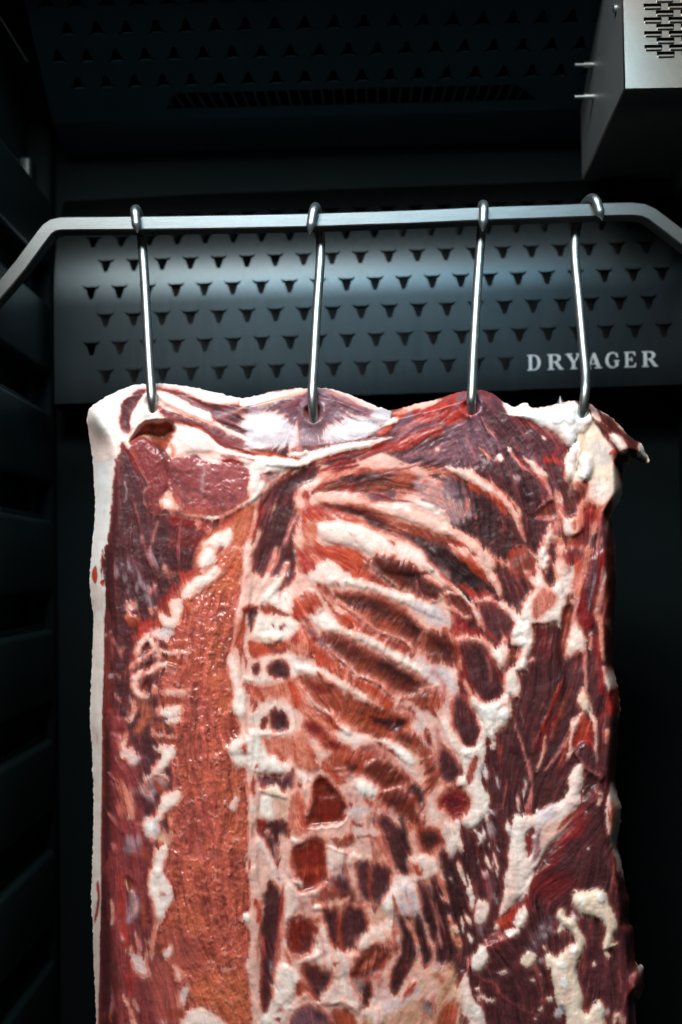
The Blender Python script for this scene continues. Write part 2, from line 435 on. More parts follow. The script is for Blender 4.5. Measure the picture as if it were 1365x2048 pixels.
# ------------------------------------------------------------------ hooks
def hook(label, tipx, loop, shaft, back_tip=None, end=None):
    """S-hook: pointed tip in front of the bar, over it, down behind it and into the meat"""
    root = empty('meat_hook', pix(*shaft[0][:2], .03)); tag(root, label, 'hook', 'steel hooks on the hanging bar')
    r = .0048
    tip = pix(*tipx, -.0085); lp = Vector(pix(loop[0], loop[1], .009))
    s0 = pix(*shaft[0][:2], .0305)
    f0 = Vector((tip.x, -.0085, tip.z))
    dirf = Vector((lp.x-f0.x, 0, lp.z-f0.z))
    shoulder = f0+dirf*.30
    f1 = f0+dirf*.62
    lpc = Vector((lp.x, .010, lp.z-r)); top2 = Vector((lp.x*.5+s0.x*.5, .026, lp.z-r-.005))
    path = [Vector((f1.x, -.0080, f1.z)), Vector((f1.x*.4+lp.x*.6, -.0035, f1.z*.45+lpc.z*.55)), lpc, top2, s0]
    for (x, y, Y) in shaft[1:]: path.append(pix(x, y, Y))
    last = path[-1]
    if back_tip is None:
        path += [last+Vector((.000, .014, -.012)), last+Vector((0, .030, -.010))]
    else:
        bt = pix(*back_tip, .075)
        path += [last+Vector((-.002, .018, -.018)), last+Vector((-.012, .050, -.026)), Vector((bt.x+.002, .072, bt.z-.025)), bt+Vector((.0006, 0, -.008))]
    sm = [Vector(p) for p in catmull([tuple(p) for p in path], 7)]
    full = [shoulder+(sm[0]-shoulder)*t for t in (0, .3, .7)]+sm
    V, F = tube(full, r, 20)
    o = mesh('shaft', V, F, M_hook, root); smooth_angle(o, 50)
    d = (f0-shoulder)
    V, F = tube([shoulder-d*.02, shoulder+d*.12, shoulder+d*.3, f0-d*.04, f0], [r*1.012, r*1.012, r*.86, r*.16, r*.03], 20)
    o = mesh('point', V, F, M_hook, root); smooth_angle(o, 35)
    if back_tip is not None:
        a = full[-1]; V, F = tube([a, bt, ], [r, r*.05], 18); o = mesh('point', V, F, M_hook, root); smooth_angle(o, 40)
    return root
hook('leftmost steel hook on the bar, holding the thick white fat corner', (275, 466), (273, 410), [(283, 470), (287, 520, .022), (292, 600, .008), (298, 710, -.012), (303, 785, -.026), (305, 812, -.024)])
hook('second steel hook from the left, pinned in the pale silverskin', (619, 469), (632, 405), [(641, 468), (641, 520, .022), (634, 620, .006), (628, 730, -.014), (625, 790, -.026), (627, 830, -.022)])
hook('third steel hook from the left, in red muscle beside the white fat', (966, 463), (966, 400), [(963, 466), (959, 520, .022), (953, 610, .008), (947, 720, -.012), (944, 790, -.026), (943, 815, -.022)])
hook('rightmost steel hook, twisted on the bar and bent above ragged fat', (1206, 441), (1181, 388), [(1155, 450), (1150, 500, .022), (1158, 590, .010), (1167, 690, -.006), (1172, 745, -.018), (1171, 785, -.028), (1165, 825, -.024)], back_tip=(1121, 792))
# ================================================================== the meat: relief and tissue map
GS = 1.45                                        # sample spacing in photograph pixels
GX0, GX1, GY0, GY1 = 160.0, 1312.0, 756.0, 2230.0
gx = np.arange(GX0, GX1+.1, GS); gy = np.arange(GY0, GY1+.1, GS)
X, Y = np.meshgrid(gx, gy); NH, NW = X.shape
def perlin(x, y, seed):
    rng = np.random.RandomState(seed); perm = rng.permutation(256); perm = np.concatenate([perm, perm])
    ang = rng.rand(256)*2*np.pi; gxx, gyy = np.cos(ang), np.sin(ang)
    xi = np.floor(x).astype(int); yi = np.floor(y).astype(int); xf = x-xi; yf = y-yi
    u = xf*xf*xf*(xf*(xf*6-15)+10); v = yf*yf*yf*(yf*(yf*6-15)+10)
    def g(ix, iy, dx, dy):
        h = perm[perm[ix & 255]+(iy & 255)]; return gxx[h]*dx+gyy[h]*dy
    a = g(xi, yi, xf, yf); b_ = g(xi+1, yi, xf-1, yf); c = g(xi, yi+1, xf, yf-1); d = g(xi+1, yi+1, xf-1, yf-1)
    return (a+(b_-a)*u)*(1-v)+(c+(d-c)*u)*v
def fbm(wl, seed, octv=4, gain=.5, sx=1., sy=1.):
    s = np.zeros_like(X); a = 1.0; f = 1.0/wl; n = 0
    for o_ in range(octv):
        s += a*perlin(X*f*sx+17.3*o_, Y*f*sy+9.1*o_, seed+o_); n += a*a; a *= gain; f *= 2.03
    return s/(.55*math.sqrt(n))*.5
def ss(a, b_, x):
    t = np.clip((x-a)/(b_-a), 0, 1); return t*t*(3-2*t)
# fibre direction of the tissue: degrees, y down, blended between sample points
DIRS = [(230, 1000, 88), (215, 1400, 90), (250, 1550, 68), (230, 1850, 86), (310, 1850, 80), (330, 1050, 98), (330, 1150, 70), (420, 1130, 125), (430, 1350, 100), (420, 1600, 84), (420, 1900, 62),
        (400, 930, 20), (290, 920, 75), (330, 830, 25), (450, 810, 20), (560, 820, 150), (680, 830, 30), (620, 860, 90), (760, 860, 155), (820, 890, 152), (900, 830, 150), (960, 860, 62), (1040, 860, 50), (1010, 950, 70), (990, 1060, 85),
        (1080, 1070, 80), (570, 1040, 112), (550, 1150, 112), (545, 1330, 92), (545, 1600, 92), (535, 1850, 96), (620, 1060, 40), (620, 1200, 55), (720, 960, 160), (800, 990, 20),
        (700, 1100, 35), (690, 1230, 50), (760, 1160, 122), (720, 1200, 120), (780, 1240, 122), (700, 1290, 118), (780, 1340, 122), (850, 1400, 120), (660, 1390, 60), (720, 1440, 122), (800, 1480, 118), (860, 1560, 135), (740, 1540, 120), (830, 1600, 120),
        (600, 1500, 75), (650, 1600, 100), (640, 1720, 100), (700, 1740, 75), (770, 1680, 72), (830, 1680, 68), (760, 1780, 84), (700, 1850, 90), (860, 1420, 65), (880, 1500, 75), (930, 1600, 75), (930, 1750, 76), (1000, 1650, 80), (1000, 1800, 82), (880, 1850, 74), (860, 1950, 120),
        (1000, 1200, 70), (960, 1300, 75), (950, 1380, 78), (1080, 1300, 95), (1060, 1450, 98), (1120, 1430, 112), (1180, 1200, 100), (1220, 1250, 92), (1220, 1500, 92), (1150, 1000, 70), (1190, 1010, 100), (1110, 1550, 120),
        (1150, 1650, 140), (1120, 1750, 150), (1180, 1750, 95), (1030, 1900, 60), (1150, 1900, 90), (1230, 1900, 92), (560, 1960, 60), (900, 1150, 45)]
cs = np.zeros_like(X); sn = np.zeros_like(X); wt = np.zeros_like(X)
for (px0, py0, an) in DIRS:
    ww = 1.0/(((X-px0)**2+(Y-py0)**2)+250.)**1.6
    cs += ww*math.cos(2*R(an)); sn += ww*math.sin(2*R(an)); wt += ww
ANG = .5*np.arctan2(sn, cs)+fbm(60, 31, 3)*.55
DX, DY = np.cos(ANG), np.sin(ANG)
def lic(src, steps):
    """smear a noise field along the fibres"""
    acc = src.copy(); wsum = 1.0
    for sgn in (-1, 1):
        jx = np.broadcast_to(np.arange(NW, dtype=float), X.shape).copy(); jy = np.broadcast_to(np.arange(NH, dtype=float)[:, None], X.shape).copy()
        for k in range(steps):
            ix = np.clip(jx, 0, NW-1).astype(np.int32); iy = np.clip(jy, 0, NH-1).astype(np.int32)
            jx += sgn*DX[iy, ix]; jy += sgn*DY[iy, ix]
            ix = np.clip(jx, 0, NW-1).astype(np.int32); iy = np.clip(jy, 0, NH-1).astype(np.int32)
            acc += src[iy, ix]; wsum += 1/2
    acc -= acc.mean(); return acc/acc.std()
def blur(a, sig):
    n = int(max(1, 3*sig)); k = np.exp(-.5*(np.arange(-n, n+1)/sig)**2); k /= k.sum()
    p_ = np.pad(a, ((n, n), (0, 0)), mode='edge'); a = sum(k[i]*p_[i:i+a.shape[0]] for i in range(2*n+1))
    p_ = np.pad(a, ((0, 0), (n, n)), mode='edge'); return sum(k[i]*p_[:, i:i+a.shape[1]] for i in range(2*n+1))
rs = np.random.RandomState(5)
LIC1 = lic(rs.randn(NH, NW), 11)                 # fine fibres
LIC2 = lic(blur(rs.randn(NH, NW), 1.7), 22)      # coarser bundles
LIC3 = lic(blur(rs.randn(NH, NW), 3.6), 30)
WX = fbm(26, 41, 4, .6); WY = fbm(26, 61, 4, .6); WX2 = fbm(9, 81, 2); WY2 = fbm(9, 91, 2)
LOW = fbm(45, 101, 4); LOW2 = fbm(18, 111, 3); FINE = fbm(6, 121, 3)
RIDGE = 1-np.abs(fbm(23, 131, 3, .5))*2.2
COL = np.zeros((NH, NW, 3)); HT = np.zeros((NH, NW)); WET = np.full((NH, NW), .5); CRUMP = np.zeros((NH, NW)); LAB = np.zeros((NH, NW), np.int32)
PARTS = ['belly_muscle']
def lin(c):
    c = np.array(c)/255.; return np.where(c <= .04045, c/12.92, ((c+.055)/1.055)**2.4)
PAL = {k: lin(v) for k, v in dict(
    F=(234, 220, 211), FW=(240, 233, 227), FP=(222, 182, 170), FY=(232, 214, 194), FG=(194, 186, 186), FC=(233, 212, 203), T=(196, 158, 130),
    M=(77, 42, 44), MM=(86, 48, 51), MP=(114, 80, 88), MR=(122, 38, 40), MD=(60, 33, 34), DK=(38, 21, 24), RM=(132, 64, 64), RO=(152, 84, 84), PK=(190, 120, 115),
    O=(186, 82, 60), OL=(212, 126, 102), R=(164, 60, 52), RD=(128, 40, 38), PB=(116, 42, 32), RG=(146, 52, 40), FO=(226, 172, 154), B=(106, 48, 38), BD=(80, 40, 34), BO=(150, 74, 54), LO=(176, 92, 78), LP=(164, 88, 80), LB=(188, 106, 80), S=(158, 138, 144), SW=(204, 192, 194), GR=(120, 112, 112)).items()}
FR = {1: (160, 740, 3.4125), 2: (500, 740, 3.4125), 3: (900, 740, 3.25), 4: (160, 1100, 3.4125), 5: (500, 1100, 3.4125), 6: (860, 1100, 3.25), 7: (160, 1450, 3.4125), 8: (500, 1450, 3.4125), 9: (860, 1450, 3.102),
      10: (160, 1748, 3.4125), 11: (500, 1748, 3.4125), 12: (860, 1748, 3.102), 13: (640, 1400, 5.25), 14: (560, 1640, 5.25), 15: (800, 1640, 5.25), 16: (480, 1400, 2.844), 0: (0, 0, 1.0)}
CUR = [0, 0, 1.0]
def K(n): CUR[:] = FR[n]
def parse(s):
    return [(CUR[0]+float(a.split(',')[0])/CUR[2], CUR[1]+float(a.split(',')[1])/CUR[2]) for a in s.split()]
def seg_field(pts, closed, xs, ys, wid=None):
    """distance to a polyline; also inside parity, or the width at the closest point"""
    P = np.array(pts); n = len(P); best = np.full(xs.shape, 1e18); ins = np.zeros(xs.shape, bool); wbest = np.zeros(xs.shape)
    for i in range(n if closed else n-1):
        ax, ay = P[i]; bx, by = P[(i+1) % n]; ex, ey = bx-ax, by-ay; L2 = ex*ex+ey*ey+1e-9
        t = np.clip(((xs-ax)*ex+(ys-ay)*ey)/L2, 0, 1)
        d = (xs-ax-ex*t)**2+(ys-ay-ey*t)**2
        if wid is not None:
            mk = d < best; wbest = np.where(mk, wid[i]+(wid[min(i+1, n-1)]-wid[i])*t, wbest)
        best = np.minimum(best, d)
        if closed and abs(ey) > 1e-9:
            c = ((ay > ys) != (by > ys)); xi = ax+(ys-ay)*ex/ey; ins ^= c & (xs < xi)
    return np.sqrt(best), ins, wbest
def put(c, pts, closed, wid, s, rag, lc, h, r, halo, hw, a, part, wet, crump, lab=True, dent=0, mod=0):
    m = 14+s*2+rag*2+lc*2+(hw if halo else 0)+(max(wid) if wid is not None else 0)
    xs_ = [p_[0] for p_ in pts]; ys_ = [p_[1] for p_ in pts]
    i0, i1 = np.searchsorted(gx, [min(xs_)-m, max(xs_)+m]); j0, j1 = np.searchsorted(gy, [min(ys_)-m, max(ys_)+m])
    if i1-i0 < 2 or j1-j0 < 2: return
    sl = (slice(j0, j1), slice(i0, i1))
    xs = X[sl]+rag*(WX[sl]*1.3+WX2[sl]*.35); ys = Y[sl]+rag*(WY[sl]*1.3+WY2[sl]*.35)
    d, ins, wb = seg_field(pts, closed, xs, ys, wid)
    sd = np.where(ins, d, -d) if closed else wb-d
    sd = sd+lc*(.6*LIC1[sl]+.8*LIC2[sl])
    if halo:
        al = ss(-s*2-hw, s, sd+hw*.3)[..., None]*.85*a; COL[sl] = COL[sl]*(1-al)+PAL[halo]*al
    al = ss(-s, s, sd)*a
    cc = PAL[c] if isinstance(c, str) else c
    if mod: cc = cc*(1+mod*LOW2[sl][..., None])
    COL[sl] = COL[sl]*(1-al[..., None])+cc*al[..., None]
    if h:
        t = np.clip((sd+s*.5)/r, 0, 1); HT[sl] += h*np.sqrt(1-(1-t)**2)
    if dent: HT[sl] -= dent*np.exp(-(sd/2.2)**2)
    if wet is not None: WET[sl] = WET[sl]*(1-al)+wet*al
    if crump is not None: CRUMP[sl] = CRUMP[sl]*(1-al)+crump*al
    else: CRUMP[sl] *= (1-al*.8)
    if part:
        PARTS.append(part); LAB[sl][sd > 0] = len(PARTS)-1
def Pg(c, s_, s=2., rag=3., lc=0., h=0., r=10., halo=None, hw=7., a=1., part=None, wet=None, crump=None, dent=0, mod=.12):
    put(c, catmull(parse(s_), 4, True), True, None, s, rag, lc, h, r, halo, hw, a, part, wet, crump, dent=dent, mod=mod)
def L(c, s_, w_, s=1.6, rag=2., lc=0., h=0., r=None, halo=None, hw=6., a=1., part=None, wet=None, crump=None, taper=True, dent=0, mod=.12):
    p_ = parse(s_); n = len(p_); k = 5 if n > 2 else 3
    pp = catmull(p_, k); wv = w_ if hasattr(w_, '__len__') else [w_]*n
    wid = np.interp(np.linspace(0, n-1, len(pp)), range(n), [q/CUR[2]/2 for q in wv])
    if taper: wid = wid*np.interp(np.linspace(0, 1, len(pp)), [0, .12, .88, 1], [.35, 1, 1, .3])
    put(c, pp, False, wid, s, rag, lc, h, r or max(2., max(wid)), halo, hw, a, part, wet, crump, dent=dent, mod=mod)
def dots(c, s_, h=4., **kw):
    for q in s_.split():
        x, y, rr = [float(v) for v in q.split(',')]
        pts = ' '.join('%.1f,%.1f' % (x+rr*(1+.35*random.uniform(-1, 1))*math.cos(t), y+rr*(1+.35*random.uniform(-1, 1))*math.sin(t)) for t in np.linspace(0, 2*math.pi, 7)[:-1])
        Pg(c, pts, s=1.2, rag=1., h=h, r=4, **kw)
SIL = [(176, 822), (190, 808), (215, 792), (245, 778), (270, 770), (300, 767), (340, 768), (380, 773), (420, 782), (460, 792), (492, 796), (530, 786), (570, 778), (612, 776), (650, 776), (690, 786), (730, 802), (770, 818), (792, 819),
       (830, 808), (870, 800), (905, 788), (940, 780), (965, 780), (985, 787), (1005, 803), (1014, 806), (1030, 814), (1044, 807), (1056, 806), (1062, 814), (1085, 814), (1110, 808), (1150, 801), (1176, 806), (1200, 820), (1222, 833), (1237, 846), (1252, 864), (1268, 878), (1284, 888),
       (1290, 900), (1297, 914), (1300, 923), (1290, 928), (1275, 918), (1264, 914), (1262, 938), (1254, 922), (1247, 928), (1245, 945), (1247, 985), (1236, 1010), (1224, 1030), (1227, 1055), (1231, 1100), (1232, 1180), (1228, 1260), (1227, 1330),
       (1236, 1370), (1242, 1420), (1238, 1460), (1236, 1500), (1232, 1560), (1237, 1595), (1243, 1612), (1240, 1660), (1235, 1690), (1244, 1725), (1250, 1760), (1254, 1785), (1260, 1798), (1259, 1846), (1268, 1856), (1270, 1900), (1274, 1930), (1287, 1930), (1289, 1968), (1281, 1998), (1272, 2000), (1273, 2040), (1278, 2130), (1272, 2222),
       (196, 2222), (194, 2120), (192, 2048), (190, 1980), (187, 1920), (185, 1840), (182, 1800), (184, 1740), (187, 1620), (184, 1500), (180, 1450), (182, 1370), (185, 1300), (187, 1235), (181, 1190), (180, 1140), (186, 1080), (190, 1010), (186, 930), (182, 895), (175, 850)]
# ------------------------------------------------------------------ base zones (photograph coordinates)
K(0)
COL[:] = PAL['M']
Pg('MM', '205,880 500,880 520,1000 480,1400 470,2300 190,2300', part='loin_muscle', s=3)
Pg('LO', '480,1140 420,1180 350,1230 330,1320 345,1420 350,1500 340,1600 340,1720 320,1850 330,1960 360,2080 360,2300 520,2300 505,2000 498,1700 492,1500 480,1400 490,1250', part='tenderloin', s=5, rag=6, crump=1., wet=.8)
Pg('FP', '520,960 640,930 760,960 880,1080 900,1200 920,1400 930,1560 900,1700 870,1900 880,2300 490,2300 500,1900 480,1500 480,1350 500,1180', part='rib_plate', s=4)
Pg('FW', '160,740 500,740 505,800 420,830 330,880 240,880 233,916 224,1004 219,1057 213,1140 210,1223 208,1305 206,1378 204,1500 201,1597 199,1714 201,1763 199,1836 198,1895 194,1982 191,2048 190,2300 150,2300', part='fat_rim', s=1.6, rag=1.5, wet=.35)
# ------------------------------------------------------------------ upper left corner
K(1)
Pg('FC', '40,250 200,140 350,80 700,80 1140,170 1120,250 960,330 900,340 1250,520 1300,620 1200,680 900,640 650,460 450,360 340,480 280,500 250,600 60,620 30,400', part='fat_corner', s=2, rag=2, wet=.35, h=3, r=20)
Pg('FW', '60,260 240,140 400,95 460,120 340,190 270,280 270,420 180,440 90,380', s=9, a=.8)
Pg('MM', '445,130 380,150 305,215 278,290 288,390 318,425 345,400 342,310 382,235 445,155', halo='R', hw=3, s=1.5, lc=1, h=-4, r=6)
Pg('F', '440,170 390,240 350,310 352,400 400,380 480,350 560,340 540,260 480,240 470,170', h=4, r=12)
Pg('MM', '530,125 640,140 760,185 900,238 1095,238 1050,280 960,300 905,345 880,290 760,228 650,168', halo='O', hw=5, lc=1, h=-4, r=6)
L('MP', '880,310 960,300 1060,265', 40, lc=1.5)
Pg('F', '540,150 640,175 760,240 880,290 905,350 820,335 700,285 600,245 545,210', h=6, r=10, s=1.5)
L('OL', '550,200 620,250 720,300 830,345', 22, a=.6, s=3)
Pg('RM', '530,240 640,300 760,345 880,378 1000,430 1180,505 1320,560 1250,585 1050,552 930,490 830,400 700,362 590,330', halo='O', hw=3, lc=2, h=3, r=8, part='muscle_strip')
L('MM', '560,280 700,335 860,390 1000,455 1180,530', 26, lc=3, a=.7)
L('O', '700,362 830,405 930,495 1040,556 1200,578 1365,592', 12, h=-3)
Pg('FC', '650,400 840,425 950,510 1100,570 1200,600 1160,645 960,625 900,565 780,560 640,605 590,545 620,460 640,430', h=5, r=14, wet=.6)
L('FP', '660,590 780,560 880,570 910,610', 34, s=4); L('OL', '620,500 640,560 620,600', 30, s=4)
L('OL', '1000,590 930,560 860,545', 14, s=3, a=.6)
Pg('BO', '345,500 400,410 470,352 540,362 600,350 650,405 625,450 610,500 580,540 540,500 500,500 470,470 420,450', s=4, h=-52, r=26, part='joint_socket', wet=.8, rag=4)
L('B', '470,400 540,470 570,510', 70, s=9, a=.7)
L('OL', '380,470 430,420 480,400', 34, s=6, a=.7)
L('T', '420,450 520,430 600,440', 60, s=8, a=.5)
L('FC', '350,470 400,385 490,338 590,336 650,390', 22, h=6)
Pg('RD', '965,625 1030,598 1120,640 1040,655', h=-3)
L('PK', '950,590 1100,590 1200,620', 26, lc=2)
Pg('RM', '335,520 395,450 470,470 560,560 605,620 612,760 560,860 580,965 490,972 450,880 465,780 420,700 360,600', crump=.8, h=5, r=14, part='cut_muscle', wet=.7, lc=1)
L('RD', '400,460 480,520 560,580 600,650 610,760', 34, s=5, a=.7, lc=2); L('BO', '360,540 390,600', 40, s=5, a=.6)
Pg('RO', '600,612 740,598 900,630 1100,640 1180,720 1222,800 1150,900 1000,985 850,1002 700,972 625,850 610,700', crump=.9, h=5, r=18, part='eye_muscle', wet=.8, lc=1)
Pg('RM', '620,620 740,605 860,640 840,760 760,830 640,760', s=12, a=.55, lc=3); Pg('LO', '640,960 760,930 1000,950 1150,890 1000,985 850,1002', s=6, a=.7, lc=2)
L('SW', '850,650 840,760 830,860', 16, s=4, a=.35); L('RM', '600,650 625,780 700,900 760,960', 14, a=.8, dent=1)
L('PK', '1000,960 1120,880 1200,800', 40, s=6, a=.5)
Pg('FP', '570,850 620,825 640,890 700,960 610,965 545,905', h=3); L('F', '575,880 620,940', 34, s=4); L('O', '650,860 670,920', 22, s=3)
L('F', '690,985 800,1002 920,1015 1020,982 1150,900 1222,842 1260,760 1290,680', [20, 20, 26, 24, 24, 30, 40, 50], h=6)
L('PK', '325,520 368,612 438,732 468,790 432,850 448,930 500,982 600,992', 9, h=4)
L('FP', '290,480 320,500 330,540', 36, h=4); dots('F', '300,475,24 320,500,14')
Pg('MM', '250,620 320,560 420,740 430,880 480,982 600,1020 640,1065 620,1380 185,1380 205,1080 222,900', lc=2, s=2, crump=.25, wet=.6)
L('RD', '270,520 330,560 400,700', 26, s=5, a=.8); L('M', '380,850 400,980 390,1100', 90, s=10, a=.8, lc=3); L('MD', '560,1060 570,1180', 60, s=8, a=.7, lc=2)
L('FG', '300,760 320,820 305,900', 5, a=.8); L('MD', '300,900 330,1100 380,1200', 18, s=5, a=.7)
L('S', '430,1130 400,1190 370,1160', 16, s=4, a=.7); L('PK', '530,1040 500,1140 480,1210', 16, s=3, a=.7); L('S', '500,1240 490,1330', 20, s=4, a=.6); L('S', '280,1300 300,1365', 24, s=4, a=.6)
Pg('RD', '600,1010 760,1010 900,1040 900,1120 830,1180 820,1290 780,1380 620,1380 610,1200 650,1080', lc=4, s=4, crump=.6)
Pg('M', '640,1090 760,1060 830,1150 760,1260 640,1280', lc=5, s=6, a=.6)
L('FP', '780,1010 830,1060 890,1080', 30, lc=2); Pg('R', '800,1040 860,1060 900,1100 850,1100', lc=1)
Pg('LB', '930,1050 1080,950 1200,900 1180,1100 1150,1380 860,1380 1000,1200 900,1130', lc=3, s=3, crump=.5)
L('R', '930,1110 1000,1020 1110,950', 50, s=5, a=.8, lc=2)
Pg('F', '830,1190 890,1150 1010,1080 1040,1130 1000,1230 960,1200 930,1240 920,1380 810,1380 850,1270', s=2.5, halo='OL', h=3, lc=1)
L('FP', '1240,860 1200,1000 1170,1120 1130,1250 1110,1380', [40, 36, 30, 40, 50], lc=2)
dots('FW', '305,765,4 150,1010,3 610,770,8 680,790,5', h=1)
# ------------------------------------------------------------------ top middle
K(2)
Pg('S', '0,250 200,170 400,125 560,125 850,265 930,300 880,420 700,485 500,515 200,530 0,545', s=3, rag=3, crump=.6, part='silverskin', wet=.6)
L('FC', '-60,230 100,185 260,155 400,128', [60, 50, 40, 26], h=3); L('FC', '480,118 560,120 660,165 800,232 950,275', [30, 40, 44, 44, 30], h=3)
L('T', '60,250 220,190 390,145', 28, s=5, a=.8); L('OL', '500,135 640,185 760,240', 24, s=4, a=.7)
Pg('MP', '80,265 250,205 390,150 480,150 620,200 820,280 770,315 620,290 540,320 420,330 300,390 240,330 150,285', lc=3, s=5, crump=.7)
Pg('MP', '300,340 420,320 560,330 640,330 560,430 470,470 380,430 300,400', lc=4, s=8, a=.8)
L('MM', '470,160 600,220 740,290', 22, lc=3, a=.7); L('MM', '360,180 280,290', 26, lc=4, a=.6); L('RM', '470,330 520,370 530,450', 6); L('RM', '450,300 380,370 330,400', 16, lc=3, a=.5)
Pg('SW', '-20,320 150,288 290,365 325,465 250,522 -20,535', lc=4, s=7, crump=.8); Pg('FW', '20,330 150,310 200,380 120,440 20,430', lc=4, s=10, a=.6)
Pg('SW', '480,450 620,350 760,325 885,400 760,470 560,490', lc=5, s=7, crump=.8); L('FW', '600,440 720,380 820,400', 50, lc=4, s=8, a=.7); dots('FW', '690,388,16')
L('PK', '300,410 350,440', 18, s=3, a=.5); Pg('BO', '385,265 470,262 460,318 430,330 395,318', s=3, h=-8, r=8); L('BD', '430,310 420,330', 50, s=4, a=.6)
L('O', '0,545 120,572 250,612 350,602 400,570', [20, 30, 36, 30, 10], h=-8); L('OL', '20,550 140,570 240,600', 12, s=3)
L('RM', '270,545 400,532 560,512 700,492 840,478', 16, lc=1); dots('PK', '340,540,26', h=1)
L('F', '260,575 340,580 400,560', 34, h=4)
L('F', '120,640 250,635 340,645 450,590 560,555 700,520 850,500 965,462', [60, 60, 60, 62, 58, 52, 46, 30], h=8, part='fat_seam', lc=.5)
L('FC', '330,590 480,548 650,510 830,492', 16, s=3, a=.8)
Pg('F', '20,640 120,588 300,625 330,662 180,700 80,715 62,860 20,905 -10,820', h=6, lc=.5)
L('R', '440,640 560,592 700,562 840,540', 24, lc=1.5); L('OL', '440,630 520,600', 30, s=4)
Pg('R', '955,275 1150,210 1300,165 1420,130 1420,400 1200,480 1050,560 900,565 815,585 860,505 980,450 1000,350', lc=3, s=3, crump=.6)
L('OL', '960,300 1100,262 1250,210 1400,160', 46, lc=3, h=3); L('FP', '1050,265 1220,225 1300,210', 20, lc=3)
L('O', '1020,310 950,380 870,440', 36, lc=1.5, h=3); L('FC', '860,350 960,350 1000,330', 40, lc=2, s=3)
Pg('MP', '1060,300 1150,290 1120,350 1040,400 980,450 960,440', lc=3, s=3); Pg('RD', '1120,270 1180,265 1210,295 1130,305', lc=1)
L('PK', '1020,440 1160,350 1300,300', 30, lc=2.5); L('MP', '960,480 1100,420 1240,370 1380,330', 40, lc=4); L('PK', '1000,500 1150,440 1330,380', 30, lc=2.5); L('R', '1140,320 1280,310 1390,280', 16, lc=2)
L('MM', '1300,270 1380,240 1400,200', 40, lc=4, a=.8)
Pg('FG', '830,300 900,262 965,275 940,345 850,352', s=3, h=5)
Pg('M', '200,750 320,690 430,650 485,680 440,765 335,825 300,900 335,1000 290,1150 310,1380 20,1380 60,1150 70,950 120,830', lc=3, s=2.5, wet=.6, h=-7, r=14, part='spine_groove')
L('RD', '80,830 60,1000 20,1180', 20, s=3, lc=2); L('MM', '330,780 400,720 450,690', 50, lc=3)
L('PK', '310,1000 230,1180 140,1380', 18, lc=2); L('PK', '190,850 160,960 140,1030', 8, lc=1.5, a=.7); L('RM', '250,850 200,1100', 20, lc=4, a=.7); L('T', '165,920 170,960', 14, a=.7)
Pg('S', '85,715 200,700 190,745 130,770 100,760', lc=2, s=3); L('RD', '90,705 160,710', 20); L('BO', '190,760 290,690 420,640', 22, lc=1.5)
Pg('FP', '420,850 480,780 620,700 820,600 900,560 1000,600 1140,650 1250,700 1365,760 1365,1130 1200,1080 900,1000 760,960 560,930', s=4, lc=2)
Pg('R', '350,840 480,770 640,725 740,690 640,820 480,835 400,880', lc=3, s=3); L('FP', '430,800 480,730 580,690', 40, lc=3, s=4); L('OL', '480,760 620,690 740,660', 40, lc=3, s=4)
Pg('RD', '560,640 680,600 750,600 745,660 660,680 560,690', lc=3, s=4); L('R', '470,690 560,660 600,620', 26, lc=2); L('FP', '740,640 860,600 980,660', 60, lc=4, s=4); L('RM', '760,600 880,560 960,540', 20, lc=3)
L('BD', '740,680 800,672 840,682', 14, lc=1.5)
Pg('B', '560,760 700,735 780,690 900,700 1100,715 1165,820 1000,835 820,862 700,820 480,835', lc=4, s=3, halo='O')
L('MD', '510,785 640,745 760,740 880,735 1010,720', [20, 34, 44, 50, 30], lc=3); L('BO', '800,830 900,790 1000,770 1100,790', 56, lc=4, s=4); L('T', '930,800 1000,790', 26, lc=3); L('RD', '640,800 740,830 800,850', 34, lc=3)
L('RM', '900,690 1020,680 1150,640', 24, lc=2); L('BO', '1020,720 1120,740 1170,810', 50, lc=4)
Pg('FP', '440,850 560,835 720,845 810,862 850,930 760,965 600,925 480,905', s=3, lc=1, h=4); L('T', '740,880 820,900', 50, s=6, a=.6); L('DK', '720,855 790,862 830,835', 5)
Pg('MP', '800,850 960,820 1100,840 1180,900 1000,900 860,900', lc=3, s=3); L('RD', '860,860 980,880', 16, lc=2)
L('FP', '830,930 980,960 1100,1000 1250,1060 1400,1130', 70, lc=1, h=7, part='rib'); L('F', '990,950 1070,920 1080,960', 24, h=3); L('T', '900,990 1050,1030 1200,1090', 26, lc=3, s=4)
L('B', '480,925 620,945 760,975 880,1045 1000,1105 1150,1140 1300,1180 1400,1220', [40, 60, 66, 70, 66, 60, 56, 60], lc=4, s=2.5, halo='O', h=-4, part='rib')
L('MD', '560,940 700,960 830,1030 960,1100', [20, 34, 40, 40], lc=4); L('BO', '1000,1060 1150,1110 1330,1160', 44, lc=5); L('R', '500,960 600,980 700,1010', 26, lc=3)
Pg('R', '360,960 480,915 530,1000 420,1040 380,1180 350,1100', lc=2, s=5); L('FP', '310,850 340,900 330,960', 50, lc=2); L('O', '420,1000 520,1020 640,1010 760,1030', 34, lc=3, s=4); Pg('OL', '370,1040 460,1030 470,1130 420,1190 350,1200', s=6, lc=2)
Pg('FC', '455,1070 540,1040 680,1050 850,1098 960,1170 1100,1205 1200,1275 1250,1380 950,1380 850,1280 700,1200 560,1185 490,1135', s=3, h=10, r=22, part='rib', rag=2)
L('PK', '660,1070 700,1140 770,1220', 7, dent=2); L('T', '560,1080 540,1150', 8, a=.5); L('FP', '480,1120 640,1190 760,1230', 24, s=5, a=.7); L('PK', '940,1170 1000,1190', 26, lc=2); L('BD', '960,1160 1005,1190', 7)
